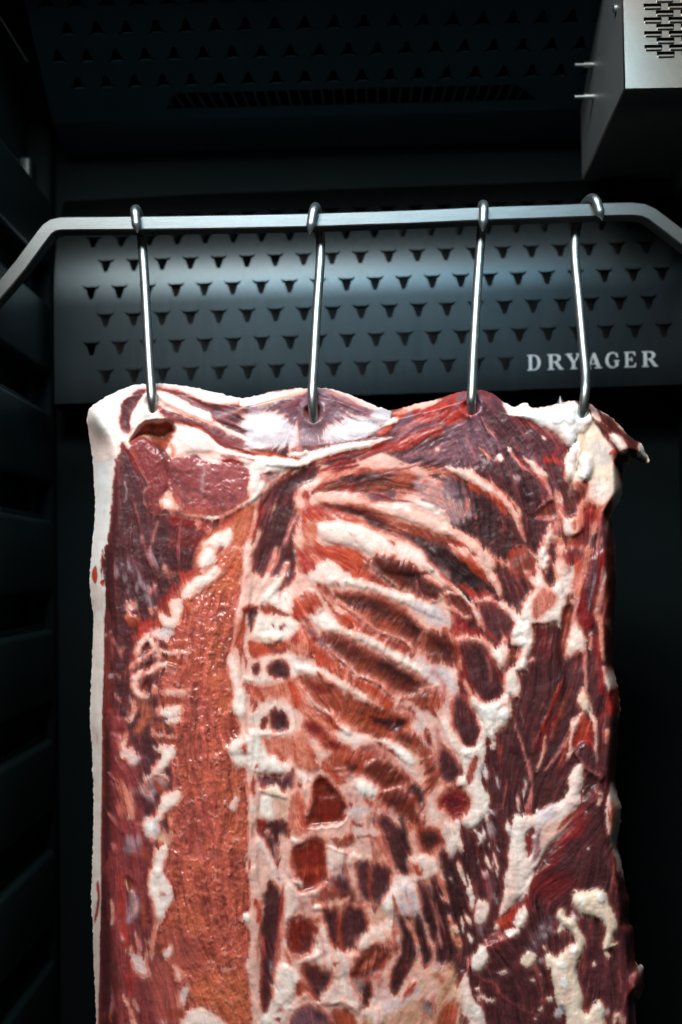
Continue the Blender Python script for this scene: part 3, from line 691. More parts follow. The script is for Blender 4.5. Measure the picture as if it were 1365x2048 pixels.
Pg('O', '370,1200 500,1188 640,1212 740,1262 820,1325 800,1380 350,1380', lc=3, s=5); L('R', '400,1200 440,1290 400,1365', 60, s=8, lc=3, a=.7)
Pg('MD', '1050,1110 1200,1160 1400,1230 1400,1380 1250,1335 1180,1235', lc=3, s=3); L('F', '1230,1215 1270,1240 1320,1255', 16, lc=2)
Pg('S', '1140,720 1200,715 1380,860 1380,960 1300,965 1130,900', lc=4, s=6, a=.8); L('FW', '1130,905 1200,920 1265,960', [16, 30, 20], lc=2, h=3); L('FW', '1270,975 1340,965 1355,990', 26, lc=2, h=3); L('FP', '980,870 1100,860 1160,900', 30, lc=3)
Pg('MP', '1000,590 1100,525 1250,480 1400,370 1400,640 1200,625 1100,650', lc=5, s=4, crump=.6); L('MM', '1010,580 1120,530 1240,480 1350,410', [20, 34, 30, 24], lc=5); L('PK', '1060,590 1200,560 1365,500', 22, lc=5, a=.7); dots('FW', '1285,540,17')
L('OL', '1160,680 1300,690 1390,740', 50, lc=5, s=4, a=.8); L('PK', '1020,640 1100,650 1200,640', 22, lc=3); L('MM', '1240,720 1340,760 1400,840', 40, lc=5)
# ------------------------------------------------------------------ top right
K(3)
Pg('MP', '100,150 240,128 350,200 400,300 520,370 680,420 760,520 640,585 600,700 480,545 380,505 200,585 0,645 -40,640 -40,340 150,300', lc=3, s=3, crump=.7, part='shoulder_muscle', wet=.6)
Pg('MM', '200,200 340,230 420,330 600,400 700,480 600,560 480,520 340,470 240,330', lc=3, s=8, a=.85, crump=.6)
Pg('R', '-40,170 100,130 130,240 190,262 110,310 -20,365', lc=3, s=3, crump=.5); L('MP', '40,190 110,160', 50, lc=4); L('MP', '20,250 120,230', 26, lc=4); L('R', '0,300 90,275 170,270', 44, lc=1.5, h=3)
L('R', '190,135 260,160 330,210', 26, lc=3, a=.7); L('PK', '200,300 240,370 290,430', [30, 20, 10], lc=1.5); L('OL', '180,490 230,540 265,585', [8, 26, 22], lc=1)
L('MR', '420,310 560,345 680,410 760,500 690,560 600,590', 70, s=10, a=.8, lc=3)
L('MR', '680,520 620,590', 50, s=8, lc=3, a=.7)
Pg('FW', '345,195 430,238 470,215 505,212 525,240 610,238 720,218 800,195 850,235 900,262 925,330 880,400 835,412 800,480 765,490 700,420 600,368 500,318 385,290', h=16, r=20, s=1.6, part='fat_lump', wet=.3, mod=.05)
L('FP', '620,370 700,400 760,470', 40, s=8, a=.7); L('T', '620,235 720,215 800,205', 14, a=.6)
dots('FW', '420,260,34 500,240,26 780,300,50 880,290,34 700,290,50', h=5)
Pg('FY', '830,420 920,330 1000,430 1060,530 1062,600 1112,660 1132,760 1085,870 1025,955 960,900 880,860 800,740 840,600', s=3, h=8, r=30, part='fat_seam', wet=.4, rag=2)
Pg('FG', '930,470 1040,480 1060,600 1000,620 920,590', s=10, a=.6, lc=2); L('T', '870,420 850,500 850,580', 34, s=6, a=.6); Pg('FC', '900,740 1000,720 1120,740 1060,860 960,880', s=8, a=.8)
L('F', '885,560 890,640 875,710', 84, h=14, s=2, part='fat_lump'); dots('FW', '880,590,30 900,650,34 870,700,30', h=5)
L('FW', '830,480 790,600 765,720', [50, 90, 60], h=10, s=2, lc=.5); dots('F', '800,560,34 770,660,30', h=4)
L('T', '835,500 800,700 770,830', 12, a=.7, dent=2)
Pg('MM', '660,602 740,588 752,640 725,720 685,800 650,725', lc=2, s=3); L('R', '600,590 690,590 750,620', 28, lc=2, s=3)
Pg('MM', '165,645 300,580 400,580 500,640 600,722 652,800 580,880 540,945 450,892 360,782 250,722', lc=2.5, s=2, crump=.5, h=5, r=20, part='muscle_bundle', wet=.5)
Pg('M', '280,640 420,600 560,720 560,860 440,820 320,720', lc=3, s=12, a=.7)
dots('S', '437,697,22', h=1); L('S', '475,755 500,795 545,795', 9); L('S', '345,570 300,580', 20, lc=1); dots('FW', '325,570,22', h=2); L('S', '200,580 260,590', 30, s=4, lc=2)
L('PK', '365,500 450,602 560,682 640,762 655,832 560,912', [12, 22, 26, 28, 26, 18], h=4, lc=1); L('RD', '430,560 520,650 620,750', 12, lc=1)
Pg('F', '480,560 580,620 640,682 610,705 540,645', s=2, h=4, lc=1); L('F', '380,500 400,525', 26); L('FW', '600,435 625,455', 22, lc=1)
Pg('B', '558,952 660,855 692,935 660,965', s=3, h=-6); L('PK', '560,965 640,975 690,950', 24, h=3, lc=1)
L('FP', '-20,640 120,682 220,752 330,832 420,902 460,1002 500,1120', [50, 76, 80, 80, 70, 60, 40], h=8, lc=1, part='rib', s=2); L('O', '100,740 220,790 320,860 400,950', [30, 44, 44, 30], s=4, lc=3); L('F', '30,650 150,690 230,760 320,820', 20, s=2, lc=1.5)
L('BO', '30,680 90,720', 40, s=5, lc=3); L('R', '330,780 400,850 450,940', 10, lc=1)
Pg('MD', '105,900 150,830 230,842 300,922 400,1002 450,1102 485,1175 400,1245 280,1200 150,1102 95,1000', lc=2, s=2, crump=.6, wet=.4, h=-3, r=12, part='muscle_bundle')
Pg('M', '458,930 560,972 650,1002 662,1082 622,1160 560,1255 500,1132', lc=3, s=2.5)
L('R', '400,1250 440,1180 480,1160', 30, lc=2); Pg('BO', '430,1240 480,1180 520,1220 540,1300 440,1300', s=5, lc=2); L('FP', '300,1230 420,1270 500,1200', 22, lc=1.5)
L('FP', '-20,1030 100,1110 200,1190 290,1285', [80, 90, 90, 70], h=8, lc=1, part='rib', s=2); L('O', '0,1090 120,1180 200,1270', [40, 56, 40], s=4, lc=3)
Pg('S', '-40,760 80,790 135,850 95,985 -20,985', lc=5, s=5, crump=.5); L('MD', '30,820 110,840 120,900', 50, lc=4, s=4); L('FG', '130,840 95,940 85,1000', 12, lc=1)
Pg('MP', '-20,680 80,730 130,800 60,810 -30,770', lc=4, s=5, a=.7)
Pg('PK', '690,820 730,850 740,960 720,1060 690,1130 650,1090 660,1010 690,950', lc=2, s=3); L('F', '690,810 720,860', 50, lc=2)
L('F', '660,1010 640,1100 600,1200 620,1290', [30, 50, 50, 60], h=6, lc=1.5); L('T', '640,1090 690,1090 730,1100', 30, h=3); L('F', '560,1170 590,1290', 26, lc=2); dots('SW', '610,1180,20 640,1230,18 570,1210,12')
Pg('F', '715,915 760,960 830,940 885,985 870,1040 800,1092 750,1060 735,1000', h=12, r=10, part='fat_lump', s=1.5); Pg('OL', '795,970 830,950 830,1010 800,1040', s=4)
Pg('B', '760,850 840,738 905,740 860,862 760,925', s=4, lc=2); L('M', '800,860 820,800', 60, s=5, lc=2); L('FP', '840,930 880,850', 40, h=5, lc=1); L('O', '900,720 860,740', 30, s=4)
Pg('MR', '780,1100 870,1020 880,900 950,880 960,960 930,1080 890,1210 860,1310 735,1310 760,1150', lc=3, s=4, halo='OL', hw=9); Pg('MM', '800,1110 890,1060 900,1120 820,1240 780,1260', s=8, lc=2, a=.7)
Pg('FP', '690,1310 715,1110 762,1140 772,1310', s=3, lc=1, h=4); L('FC', '880,1200 940,1080 960,960', [20, 30, 50], s=5, a=.8, lc=2)
L('R', '910,860 950,940 940,1000', 40, s=5, lc=2); L('R', '1050,840 1010,960 960,1060', 50, s=4, lc=2); L('MM', '1020,900 1000,1000 940,1130 910,1310', [20, 40, 60, 60], lc=2, s=3); L('PK', '990,1090 960,1180 930,1290', 24, lc=2, a=.8)
L('F', '1120,800 1090,890 1045,970 1025,1080', [60, 56, 40, 16], s=2, h=6)
Pg('M', '1010,1090 1060,960 1080,1310 960,1310', lc=3, s=2.5); L('FG', '1062,950 1075,1100 1085,1310', 16, h=2, lc=.5); L('B', '1045,1120 1040,1310', 40, s=5, a=.7)
Pg('BD', '900,265 960,245 1045,320 1130,390 1235,472 1262,502 1215,575 1160,560 1080,520 1040,440 960,340', h=20, r=16, s=2, part='meat_tag', crump=1.2, wet=.5, mod=.3)
L('RM', '930,280 1000,380 1050,460', 34, s=4, lc=1, a=.7); L('FP', '920,230 950,300 970,340', 50, h=6, lc=1)
L('FY', '985,268 1050,292 1100,340', 22, h=6); L('F', '1090,350 1150,410', 16); L('F', '1045,425 1100,465 1145,535', [46, 60, 50], h=9, s=1.6, part='fat_lump'); L('O', '1040,545 1090,520', 30, h=3)
dots('FW', '1245,505,30 1240,545,26 1270,560,28 1290,590,18', h=8); L('FG', '1165,560 1180,640', 26, h=4)
Pg('DK', '1070,570 1160,560 1140,640 1120,700 1090,650', s=4)
# ------------------------------------------------------------------ middle left
K(4)
Pg('M', '190,-20 700,-20 830,60 760,170 640,230 540,340 480,420 420,520 360,700 330,800 345,920 300,1020 320,1200 250,1380 155,1380 165,800 180,400', lc=3, s=4, crump=.4, wet=.65)
L('RM', '200,400 200,800 190,1100', 40, s=6, lc=4, a=.6); L('MP', '330,60 420,200 520,300', 60, s=10, lc=4, a=.5)
for q in ('290,90 250,170', '300,170 310,220', '490,30 540,120', '440,230 470,330 490,440', '410,190 385,280', '530,40 545,80', '330,230 335,290', '340,90 330,130', '560,110 600,140'): L('S', q, random.uniform(18, 30), s=3, lc=2.5, a=.75)
Pg('SW', '310,370 370,355 385,390 330,420', s=3, lc=1); dots('S', '215,860,20 210,560,12 175,580,12', h=1); L('FP', '480,400 490,440', 24, h=3); dots('FW', '515,395,10 575,125,13', h=2)
L('PK', '470,300 500,260 520,240', 24, lc=1.5, h=3); L('OL', '310,470 350,440 400,490', 26, lc=1, h=3); Pg('BO', '310,480 360,450 400,490 360,530', s=4, crump=.8, h=4); L('RD', '330,420 370,440 400,470', 16)
L('BO', '560,170 640,160 720,150', 30, lc=4, a=.7)
Pg('R', '680,160 780,130 830,50 850,110 760,200 700,260', lc=2, s=5); Pg('RD', '620,250 690,230 720,290 640,330 560,420 540,350', lc=2, s=5); Pg('R', '370,600 430,500 540,470 560,520 500,560 430,620', lc=2, s=6)
Pg('RD', '330,800 360,720 400,740 350,850', lc=2, s=4)
Pg('F', '815,20 880,-10 930,50 905,100 830,125 805,80', s=3, h=3, halo='OL', lc=1); Pg('F', '715,260 840,170 980,105 1005,150 880,232 760,335 690,345', s=3, h=4, halo='OL', lc=1.5)
Pg('FC', '600,365 640,345 705,350 695,450 665,505 620,535 560,512 545,430 625,465', s=3, h=4, halo='O', lc=1); L('OL', '770,290 870,240', 30, s=5, lc=3, a=.7)
Pg('LB', '930,70 1110,0 1112,120 1050,262 940,335 870,300 900,222 1000,142', lc=3, s=4, crump=1.2, wet=.85); L('O', '960,200 1060,100', 60, s=8, lc=2, a=.6)
Pg('LO', '700,365 880,300 1000,290 1060,400 1020,640 980,800 1020,950 1005,1100 1050,1380 640,1380 660,1200 540,960 560,850 690,780 560,650 640,565 900,480', lc=2, s=5, crump=1.3, wet=.85)
Pg('LB', '900,560 1010,500 1000,700 960,900 900,950 860,800', s=14, lc=3, a=.5, crump=1.3); Pg('LP', '540,860 700,850 850,1000 900,1200 800,1365 700,1200 560,960', s=14, lc=2, a=.6, crump=.9)
for q in ('650,520 780,575 880,545', '700,430 860,470 980,420', '690,450 800,480 870,520', '720,540 820,560'): L('PK', q, 9, lc=1, a=.7, h=1.5)
L('PK', '980,420 1060,380 1070,330', 26, lc=2, a=.7, s=4)
Pg('SW', '480,560 600,535 650,575 580,622 520,605', s=4, lc=1); 
for q, ww in (('460,600 500,650 560,700 700,705 755,700', 32), ('470,575 415,650 385,730', 46), ('345,810 430,745 505,690', 34), ('350,880 480,830 545,790 655,815', 48), ('365,880 380,960 420,1000 475,985', 46), ('500,930 520,985', 34), ('700,690 735,745', 22), ('520,720 600,780 660,800', 16)): L('FC', q, ww, h=5, lc=.8, s=2)
L('S', '420,750 470,720', 36, s=3); 
for q in ('420,690 465,640 485,680 440,705', '430,790 480,770 475,820 445,825', '430,930 468,890 478,960 458,1000', '370,790 385,780 385,810'): Pg('B', q, s=2, h=-8, r=6, rag=1)
Pg('BO', '545,740 640,735 665,790 590,790', lc=2, s=3)
Pg('FP', '540,955 620,940 745,955 750,985 620,1000', s=3, lc=1, h=3); dots('PK', '745,955,18', h=3)
Pg('BO', '540,1010 690,1032 640,1072 545,1052', lc=2, s=3); Pg('F', '540,1080 690,1060 685,1110 590,1142 525,1122', s=3, lc=1, h=4); Pg('F', '570,1150 690,1135 640,1202', s=3, lc=1, h=2)
Pg('BO', '500,1185 600,1190 610,1232 510,1222', lc=2, s=3); L('FC', '480,1250 560,1260 640,1275', 26, s=3, lc=1); Pg('BO', '505,1285 640,1300 650,1350 530,1330', lc=2, s=3)
L('FP', '350,1010 370,1090 330,1150', 40, s=4, lc=2); L('FC', '310,1150 340,1170 370,1120', 24, lc=2); L('LB', '400,1050 460,1100 420,1200 360,1250', 60, s=8, lc=3, a=.7)
L('BO', '172,700 178,900 165,1100 158,1365', 14, s=3, a=.8); L('BO', '195,960 200,1000', 12, a=.7)
for q in ('230,600 260,680 285,740', '300,650 290,700', '240,1000 300,1060', '200,1110 260,1180 300,1230', '210,1250 280,1300 320,1350', '250,850 280,900'): L('PK', q, 13, lc=2, h=2, a=.8)
for q in ('190,1050 260,1150 320,1280', '250,1200 300,1330', '330,1000 300,1080'): L('RD', q, 20, lc=3, a=.7, s=4)
Pg('FP', '1120,-10 1185,-10 1172,160 1162,360 1112,462 1082,560 1065,622 1090,740 1112,880 1150,1000 1180,1200 1165,1380 1000,1380 1060,1280 1082,1150 1030,1080 1050,960 1000,760 1040,640 1050,480 1090,330 1112,150', lc=1.2, s=3, h=6, r=14, part='backbone_edge'); L('FC', '1130,30 1130,200 1100,360', 22, s=4, lc=1); L('FC', '1030,720 1060,860 1080,1000', 40, s=6, lc=2)
Pg('F', '1050,1000 1110,960 1130,1080 1100,1150 1030,1090', s=4, lc=1, h=4); L('F', '1110,870 1150,880 1180,895', 26, h=4)
Pg('RD', '1105,400 1165,375 1185,420 1130,442', s=3); L('O', '1125,450 1100,560 1070,640', 30, s=4, lc=2); L('OL', '1150,150 1120,260', 20, s=4, lc=1); L('R', '1060,640 1110,700 1140,800', 34, s=5, lc=3, a=.8); L('R', '1130,900 1180,1020 1230,1080', 40, s=5, lc=3); L('LB', '960,1080 1000,1020 980,1120', 60, s=6, a=.7)
Pg('O', '80,170 108,108 118,180 105,235', s=2, h=-8, rag=1); Pg('O', '138,220 165,205 158,255', s=2, h=-6, rag=1); L('PK', '110,320 150,300 155,330', 12); L('FP', '110,200 120,300', 16, s=3, a=.7); L('FP', '150,20 170,60', 14, a=.6)
L('FP', '115,1250 120,1330', 14, s=2, a=.8)
# ------------------------------------------------------------------ ribs; the shadow under their pale edges is painted as thin dark lines
K(5)
L('FC', '180,-20 130,150 80,240', 16, lc=2); Pg('M', '240,80 330,20 300,170 250,260 200,330 180,300', lc=3, s=4, h=-3); Pg('F', '230,110 260,100 230,210 150,310 70,370 90,300 180,220', s=3, h=5, lc=1.5); Pg('MM', '245,170 330,160 320,190 260,250', lc=3, s=3)
L('FP', '350,100 330,200 300,300 280,380', 40, s=4, lc=2); Pg('F', '80,330 200,280 290,250 280,340 250,420 160,390 60,375', s=4, lc=1); L('PK', '190,340 230,270 250,230', 22, lc=2)
Pg('R', '335,-10 480,-10 560,80 500,95 400,180 345,120', lc=3, s=6); L('OL', '390,30 470,60 440,120', 40, s=7, lc=2)
Pg('O', '490,-10 700,-10 790,45 790,110 900,190 965,262 900,275 800,232 700,192 640,92', lc=2.5, s=4); L('RD', '740,90 850,180 950,250', 40, s=6, lc=3, a=.8); L('R', '560,10 640,60 700,130', 34, lc=3, a=.6, s=5)
Pg('FC', '400,172 520,80 600,100 665,182 690,240 560,245 450,222', s=5, lc=1, h=5, r=16)
def rib(core, col_, dark, edge, ew, hz=-5):
    Pg(col_, core, s=3, lc=3, halo='O', hw=9, h=hz, r=16, part='rib', wet=.55, rag=4)
Pg('B', '795,75 880,35 1000,58 1120,98 1220,158 1325,258 1305,322 1240,352 1150,302 1040,262 950,212 880,152', s=2.5, lc=3.5, halo='OL', hw=4, h=7, r=18, part='rib', rag=4)
Pg('MD', '980,120 1100,130 1220,220 1280,310 1180,290 1060,230', lc=5, s=7, a=.85); Pg('BD', '820,80 900,60 1000,100 960,160 880,140', lc=4, s=6, a=.7)
L('DK', '800,110 880,165 950,225 1010,285 1090,300', [6, 12, 16, 14, 6], s=1.5, dent=4); L('FP', '790,95 870,145 940,200 990,240', 14, lc=1, h=4); L('PK', '1050,260 1160,310 1240,350', 16, lc=1.5)  # dark stroke paints edge shadow into the colour
L('F', '650,215 800,240 950,300 1080,342 1200,400 1300,460', [36, 50, 56, 60, 70, 60], lc=2, h=6, s=4, part='rib'); L('FC', '600,230 560,235', 40, s=5); L('SW', '1100,360 1230,440 1300,560 1365,620', [50, 80, 60, 40], lc=4, s=4)
L('RD', '560,235 600,230 610,250', 12, lc=1)
Pg('O', '275,400 330,310 400,275 480,320 505,385 430,452 330,485 285,452', s=5, lc=2, h=6, r=20, part='vertebra'); L('OL', '340,320 420,310', 60, s=8, lc=3, a=.6); L('R', '300,370 310,440 330,480', 34, s=5, lc=2)
Pg('O', '440,240 540,340 620,420 720,462 820,522 930,572 1060,632 1135,705 1100,722 980,682 860,652 760,582 650,542 560,442 480,330', lc=3, s=3, h=2); L('RD', '760,500 900,580 1000,640 1100,700', [20, 40, 60, 30], lc=4, s=5); L('OL', '520,360 600,470 680,530', 26, lc=3, s=4, a=.7)
rib('470,258 520,268 600,308 700,298 800,308 900,338 1000,388 1080,448 1140,518 1230,588 1330,648 1400,680 1400,790 1280,732 1180,692 1080,622 950,562 850,522 760,452 660,392 580,342', 'B', 0, 0, 0)
L('MD', '640,330 760,350 860,390 960,440', [24, 60, 70, 60], lc=5, s=4, a=.85); L('DK', '1050,460 1120,530 1200,600 1290,650', [50, 90, 80, 40], lc=5, s=6, a=.85); L('BO', '780,430 900,510 1010,560', 44, lc=6, s=4); L('BO', '500,270 560,310', 30, lc=3)
L('FP', '550,295 620,368 720,432 790,492 870,552 950,582 1060,632 1160,702', [8, 18, 24, 24, 22, 22, 26, 20], h=4, lc=1); L('DK', '600,380 700,440 790,508 870,565 950,595 1060,645 1120,700', [4, 8, 10, 10, 10, 12, 8], s=1.3, dent=3.5)  # dark stroke is the shadow under the pale edging, put into the colour
L('F', '420,460 520,510 640,560 780,600 900,660 1000,740 1110,790 1190,870', [80, 72, 50, 50, 56, 60, 50, 46], lc=2.5, h=6, s=4, part='rib'); L('FC', '450,430 520,450 570,500', 60, s=6, lc=1)
Pg('O', '360,530 440,622 530,722 640,782 740,872 850,902 940,972 995,1035 940,1105 860,1052 760,1002 660,932 560,852 460,782 380,702', lc=3, s=4, h=2); L('R', '420,620 520,720 600,770', 30, lc=3, s=5, a=.7); L('OL', '560,800 680,900 800,980 880,1050', 40, lc=4, s=6, a=.7); L('RD', '840,920 920,980 960,1040', 26, lc=3, s=4, a=.7)
rib('368,518 440,568 520,600 600,598 720,648 850,718 950,778 1050,838 1150,888 1215,952 1185,995 1100,1005 1000,962 900,902 780,852 680,782 560,682 480,652 420,592', 'B', 0, 0, 0)
L('BD', '560,630 680,690 780,760', [30, 50, 40], lc=5, s=4, a=.8); L('DK', '870,760 960,800 1060,870 1150,920', [44, 80, 80, 50], lc=5, s=5, a=.85); L('BO', '700,760 820,840 930,900', 36, lc=6, s=4); L('S', '400,540 470,600 500,640', 26, lc=2, s=3, a=.7); L('MR', '430,590 470,620', 34, lc=2)
L('F', '535,655 590,732 670,792 740,862 830,892 900,932 980,1002', [6, 18, 22, 22, 22, 22, 18], h=5, lc=1); L('DK', '545,680 590,748 665,806 735,876 825,905 890,945 975,1018', [3, 7, 9, 9, 9, 9, 6], s=1.3, dent=3.5)  # dark stroke below the white edge is painted shade
Pg('BO', '1010,1020 1120,978 1230,990 1295,1060 1315,1155 1260,1142 1160,1092 1080,1052', s=4, lc=4, h=3); L('BD', '1150,1000 1250,1010 1300,1090', 44, lc=4, s=5, a=.8); L('FC', '1040,1040 1140,1080 1240,1140', 24, lc=3, s=3)
L('F', '340,810 450,840 560,880 640,930 740,990 820,1040 900,1090', [70, 60, 54, 46, 46, 40, 34], lc=2.5, h=5, s=4, part='rib'); L('RD', '440,830 470,850 500,890', 20, lc=2); L('RD', '570,960 680,1000 760,1040 900,1110', 16, lc=3, a=.8)
Pg('OL', '310,880 350,962 440,1072 540,1132 600,1202 645,1245 560,1245 480,1202 400,1152 330,1102 265,1052 250,952', lc=3, s=4); L('O', '420,1060 520,1140 600,1220', 50, s=6, lc=3, a=.8); L('OL', '300,1000 360,1080', 60, s=6)
rib('330,880 400,876 480,918 560,950 660,1010 760,1050 860,1085 1000,1140 1065,1192 1080,1300 1040,1380 900,1370 880,1302 780,1262 660,1172 560,1112 480,1062 420,982', 'BO', 0, 0, 0)
L('MR', '390,900 450,950 520,980', 44, lc=3, s=4, a=.8); L('BD', '540,950 560,980', 30, lc=3, s=4); L('DK', '740,1070 830,1110 920,1150 1030,1190', [44, 70, 80, 60], lc=5, s=5, a=.85); L('B', '600,1050 700,1120 800,1180', 50, lc=5, s=5, a=.7); L('BD', '1000,1250 1060,1290 1100,1350', 60, lc=5, s=5, a=.8)
L('F', '395,985 450,1062 530,1112 570,1180 640,1232 720,1265', [10, 20, 22, 22, 24, 26], h=5, lc=1); L('BD', '400,1000 450,1078 528,1128 566,1196 630,1240', [3, 6, 8, 8, 5], s=1.3, dent=3)  # brown-dark stroke paints the shade below this white edge
Pg('FC', '500,1250 650,1240 800,1275 910,1312 700,1380 560,1320', s=5, lc=1.5, h=3); L('OL', '700,1240 760,1200 830,1210', 30, lc=3, s=4)
L('SW', '1140,740 1230,830 1290,940 1340,1060 1370,1200', [60, 70, 70, 50, 40], lc=5, s=4); L('SW', '1080,1060 1150,1130 1200,1250', 50, lc=4, s=4); L('RM', '1200,900 1280,960', 20, lc=5, a=.6); L('PK', '1000,1060 1080,1090 1160,1160', 50, lc=4, s=4); Pg('MR', '1170,1200 1230,1230 1250,1320 1210,1340', lc=3, s=3); L('RD', '1080,1070 1130,1110', 16, lc=3)
L('F', '1150,960 1220,945 1260,970', 14, lc=1.5, h=2); L('F', '1180,180 1260,210 1330,270', 26, lc=2, h=3); L('F', '1200,520 1260,540 1290,600', 18, lc=2); L('F', '1290,630 1330,655 1365,640', 16, lc=1.5)
# spine pieces left of the ribs
Pg('M', '-10,420 60,390 50,500 20,560 -10,540', s=3, lc=2, h=-3); Pg('BO', '60,385 150,370 240,420 280,440 250,455 120,450', lc=2, s=3); L('BD', '150,400 260,440', 22, lc=2, s=3, a=.7)
Pg('F', '60,450 240,455 330,500 300,590 200,620 80,600 20,590', s=4, lc=1, h=3); dots('MR', '155,515,16 210,540,22 235,515,12', h=-2)
Pg('FY', '85,600 130,572 205,580 215,600 170,645 105,640', s=2, h=8, r=6, part='fat_lump')
Pg('O', '-10,620 100,640 250,620 270,690 100,725 0,722', s=4, lc=2); L('BD', '140,660 190,690 270,680', 30, lc=3, s=4, a=.8); L('R', '0,700 60,740', 50, s=5, lc=2, a=.8)
Pg('OL', '265,640 330,560 385,600 410,700 340,745 280,722', s=6, lc=2, h=4, part='vertebra'); L('R', '285,620 310,580 320,640', 36, s=5)
Pg('FC', '60,730 300,720 350,770 290,900 60,910 0,880', s=4, lc=1.5, h=2)
Pg('M', '130,785 180,752 250,762 272,832 255,888 190,885 132,865', s=2, lc=1.5, h=-4, rag=2); Pg('M', '15,795 70,772 62,858 20,835', s=2, lc=1.5, h=-3, rag=2); L('SW', '60,840 68,880', 14, h=2)
Pg('OL', '0,905 90,920 250,900 340,900 345,1050 300,1085 240,1010 120,1030 80,1060 10,1000', s=5, lc=2.5); L('R', '0,920 60,980 100,1060', 40, s=5, lc=2, a=.8); L('O', '270,900 310,1000 320,1080', 50, s=6, lc=2)
Pg('FC', '60,1060 130,1040 270,1060 310,1150 270,1270 80,1265 40,1200', s=4, lc=1.5)
Pg('M', '140,1092 200,1078 250,1100 268,1222 232,1255 142,1222', s=2, lc=1.5, h=-4, rag=2); Pg('M', '78,1152 122,1148 112,1222 72,1222', s=2, lc=1.5, h=-3, rag=2)
Pg('OL', '80,1290 260,1270 370,1230 400,1300 430,1380 80,1380', s=5, lc=2.5)
Pg('MR', '385,1195 440,1195 520,1250 545,1295 480,1275 400,1242', s=2.5, lc=2, halo='O'); L('BD', '400,1210 470,1250', 36, s=4, lc=2)
# ------------------------------------------------------------------ right middle
K(6)
Pg('M', '640,480 840,520 880,760 800,1000 700,1300 520,1300 560,1000 600,800', lc=2, s=6, wet=.6, h=3, part='flank_muscle')
L('FP', '140,-20 260,60 360,130 430,220 455,310', [80, 74, 70, 60, 30], h=8, lc=1, s=2, part='rib'); L('O', '180,30 300,120 390,210', [40, 40, 26], s=4, lc=3)
Pg('DK', '-20,10 150,30 300,165 425,262 400,305 300,312 180,232 100,122', lc=3, s=4, h=-3); L('R', '180,220 290,290 440,305', [40, 46, 30], s=5, lc=3); L('FP', '270,335 380,330 455,345', 16, lc=2, h=3)
Pg('MM', '0,20 60,60 150,130 100,190 20,120', lc=4, s=5, a=.6)
L('F', '-10,100 90,200 180,262 260,342 320,432 355,525', [40, 36, 34, 40, 50, 30], h=6, lc=1.5); L('R', '60,150 180,240 290,320', 10, lc=1)
Pg('B', '120,330 220,318 292,420 305,475 200,442 150,402', lc=3, s=4); L('FP', '120,375 180,402 220,445 275,428', 18, h=5, lc=1); L('OL', '150,400 200,420', 24, s=3); L('FP', '0,342 80,310 140,280 225,312', [26, 26, 24, 14], h=5, lc=1); L('BD', '0,300 60,250 110,270', 50, lc=4, s=5, a=.7)
L('SW', '0,380 80,430 160,500 240,520', 70, lc=5, s=4); Pg('R', '105,515 200,480 330,520 375,572 250,572 150,562', lc=4, s=4); L('RD', '140,500 260,500 330,530', 34, lc=4, s=4); L('MR', '160,450 240,480', 40, lc=4, s=5)
Pg('MM', '335,358 440,378 520,430 545,500 500,572 440,585 390,522 350,452', lc=2, s=3, halo='R', hw=4); 
L('F', '440,330 500,380 560,440 590,500', [60, 50, 60, 40], h=5, lc=2); L('FC', '170,585 300,582 380,622 430,682 470,752', [20, 44, 50, 56, 40], h=6, lc=2); L('FP', '190,605 200,702 190,832 250,902 300,1010', [30, 30, 22, 30, 30], h=5, lc=2)
Pg('B', '-20,530 80,538 165,620 185,702 150,762 80,742 -20,702', lc=4, s=4, halo='OL'); L('DK', '20,580 90,640 130,690', 60, lc=4, s=6, a=.7); L('FC', '80,750 150,790 180,830', 34, lc=2, s=3)
L('SW', '0,760 80,800 150,870 170,960', [60, 90, 80, 40], lc=5, s=4); L('PK', '30,780 100,900 150,1100', 30, lc=5, s=4, a=.8); L('BO', '0,920 50,1000 60,1100', 70, lc=4, s=5); L('FP', '60,1050 130,1130 200,1230', 70, lc=4, s=5)
Pg('M', '205,610 320,608 400,722 465,852 485,932 350,985 260,832 218,702', lc=2, s=3, halo='R', hw=4, h=3, r=14, part='muscle_bundle'); Pg('M', '170,960 220,968 300,1100 335,1205 280,1300 200,1252 158,1152', lc=2, s=3, halo='R', hw=4, h=3, r=12); L('MR', '190,780 210,850 200,920', 34, lc=3, s=4)
L('F', '270,960 320,1060 350,1160', 50, lc=2, s=3)
Pg('F', '600,372 640,292 690,242 690,110 730,140 770,235 840,222 882,282 892,362 872,442 842,512 820,472 760,482 700,482 600,462', h=13, r=14, s=1.6, part='fat_lump', wet=.35); Pg('O', '660,370 720,252 800,262 832,322 740,412 690,462', s=7, lc=2, a=.85); L('OL', '700,260 720,350 690,420', 40, s=8, a=.5)
L('FC', '620,150 660,180 700,240', [20, 40, 50], h=5, lc=1); L('MD', '760,215 775,150 800,60', 26, s=3); L('F', '640,0 700,60 760,140', 14, lc=2); dots('FW', '740,30,26 770,70,22 750,110,16 700,90,12', h=4)
Pg('M', '530,60 600,20 660,40 680,110 620,150 540,110', s=4, lc=2, halo='O', hw=10, a=.6)
Pg('F', '525,545 570,480 640,468 682,542 672,642 640,702 630,792 560,782 560,742 600,642 540,622', h=13, r=12, s=1.6, part='fat_lump', wet=.35); Pg('B', '520,640 560,620 570,700 545,760 520,720', s=3, h=-5); L('FP', '560,690 600,680', 40, s=3, h=3); dots('FW', '560,540,30 620,530,30 600,600,26 660,600,20 610,740,24 665,720,18 485,595,18', h=4)
Pg('F', '420,662 480,620 525,652 505,722 480,785 438,752', h=9, r=10, s=1.6); L('OL', '480,680 505,690', 26, s=4); Pg('F', '478,902 500,802 540,758 582,852 582,965 530,942', h=9, r=10, s=1.6, part='fat_lump')
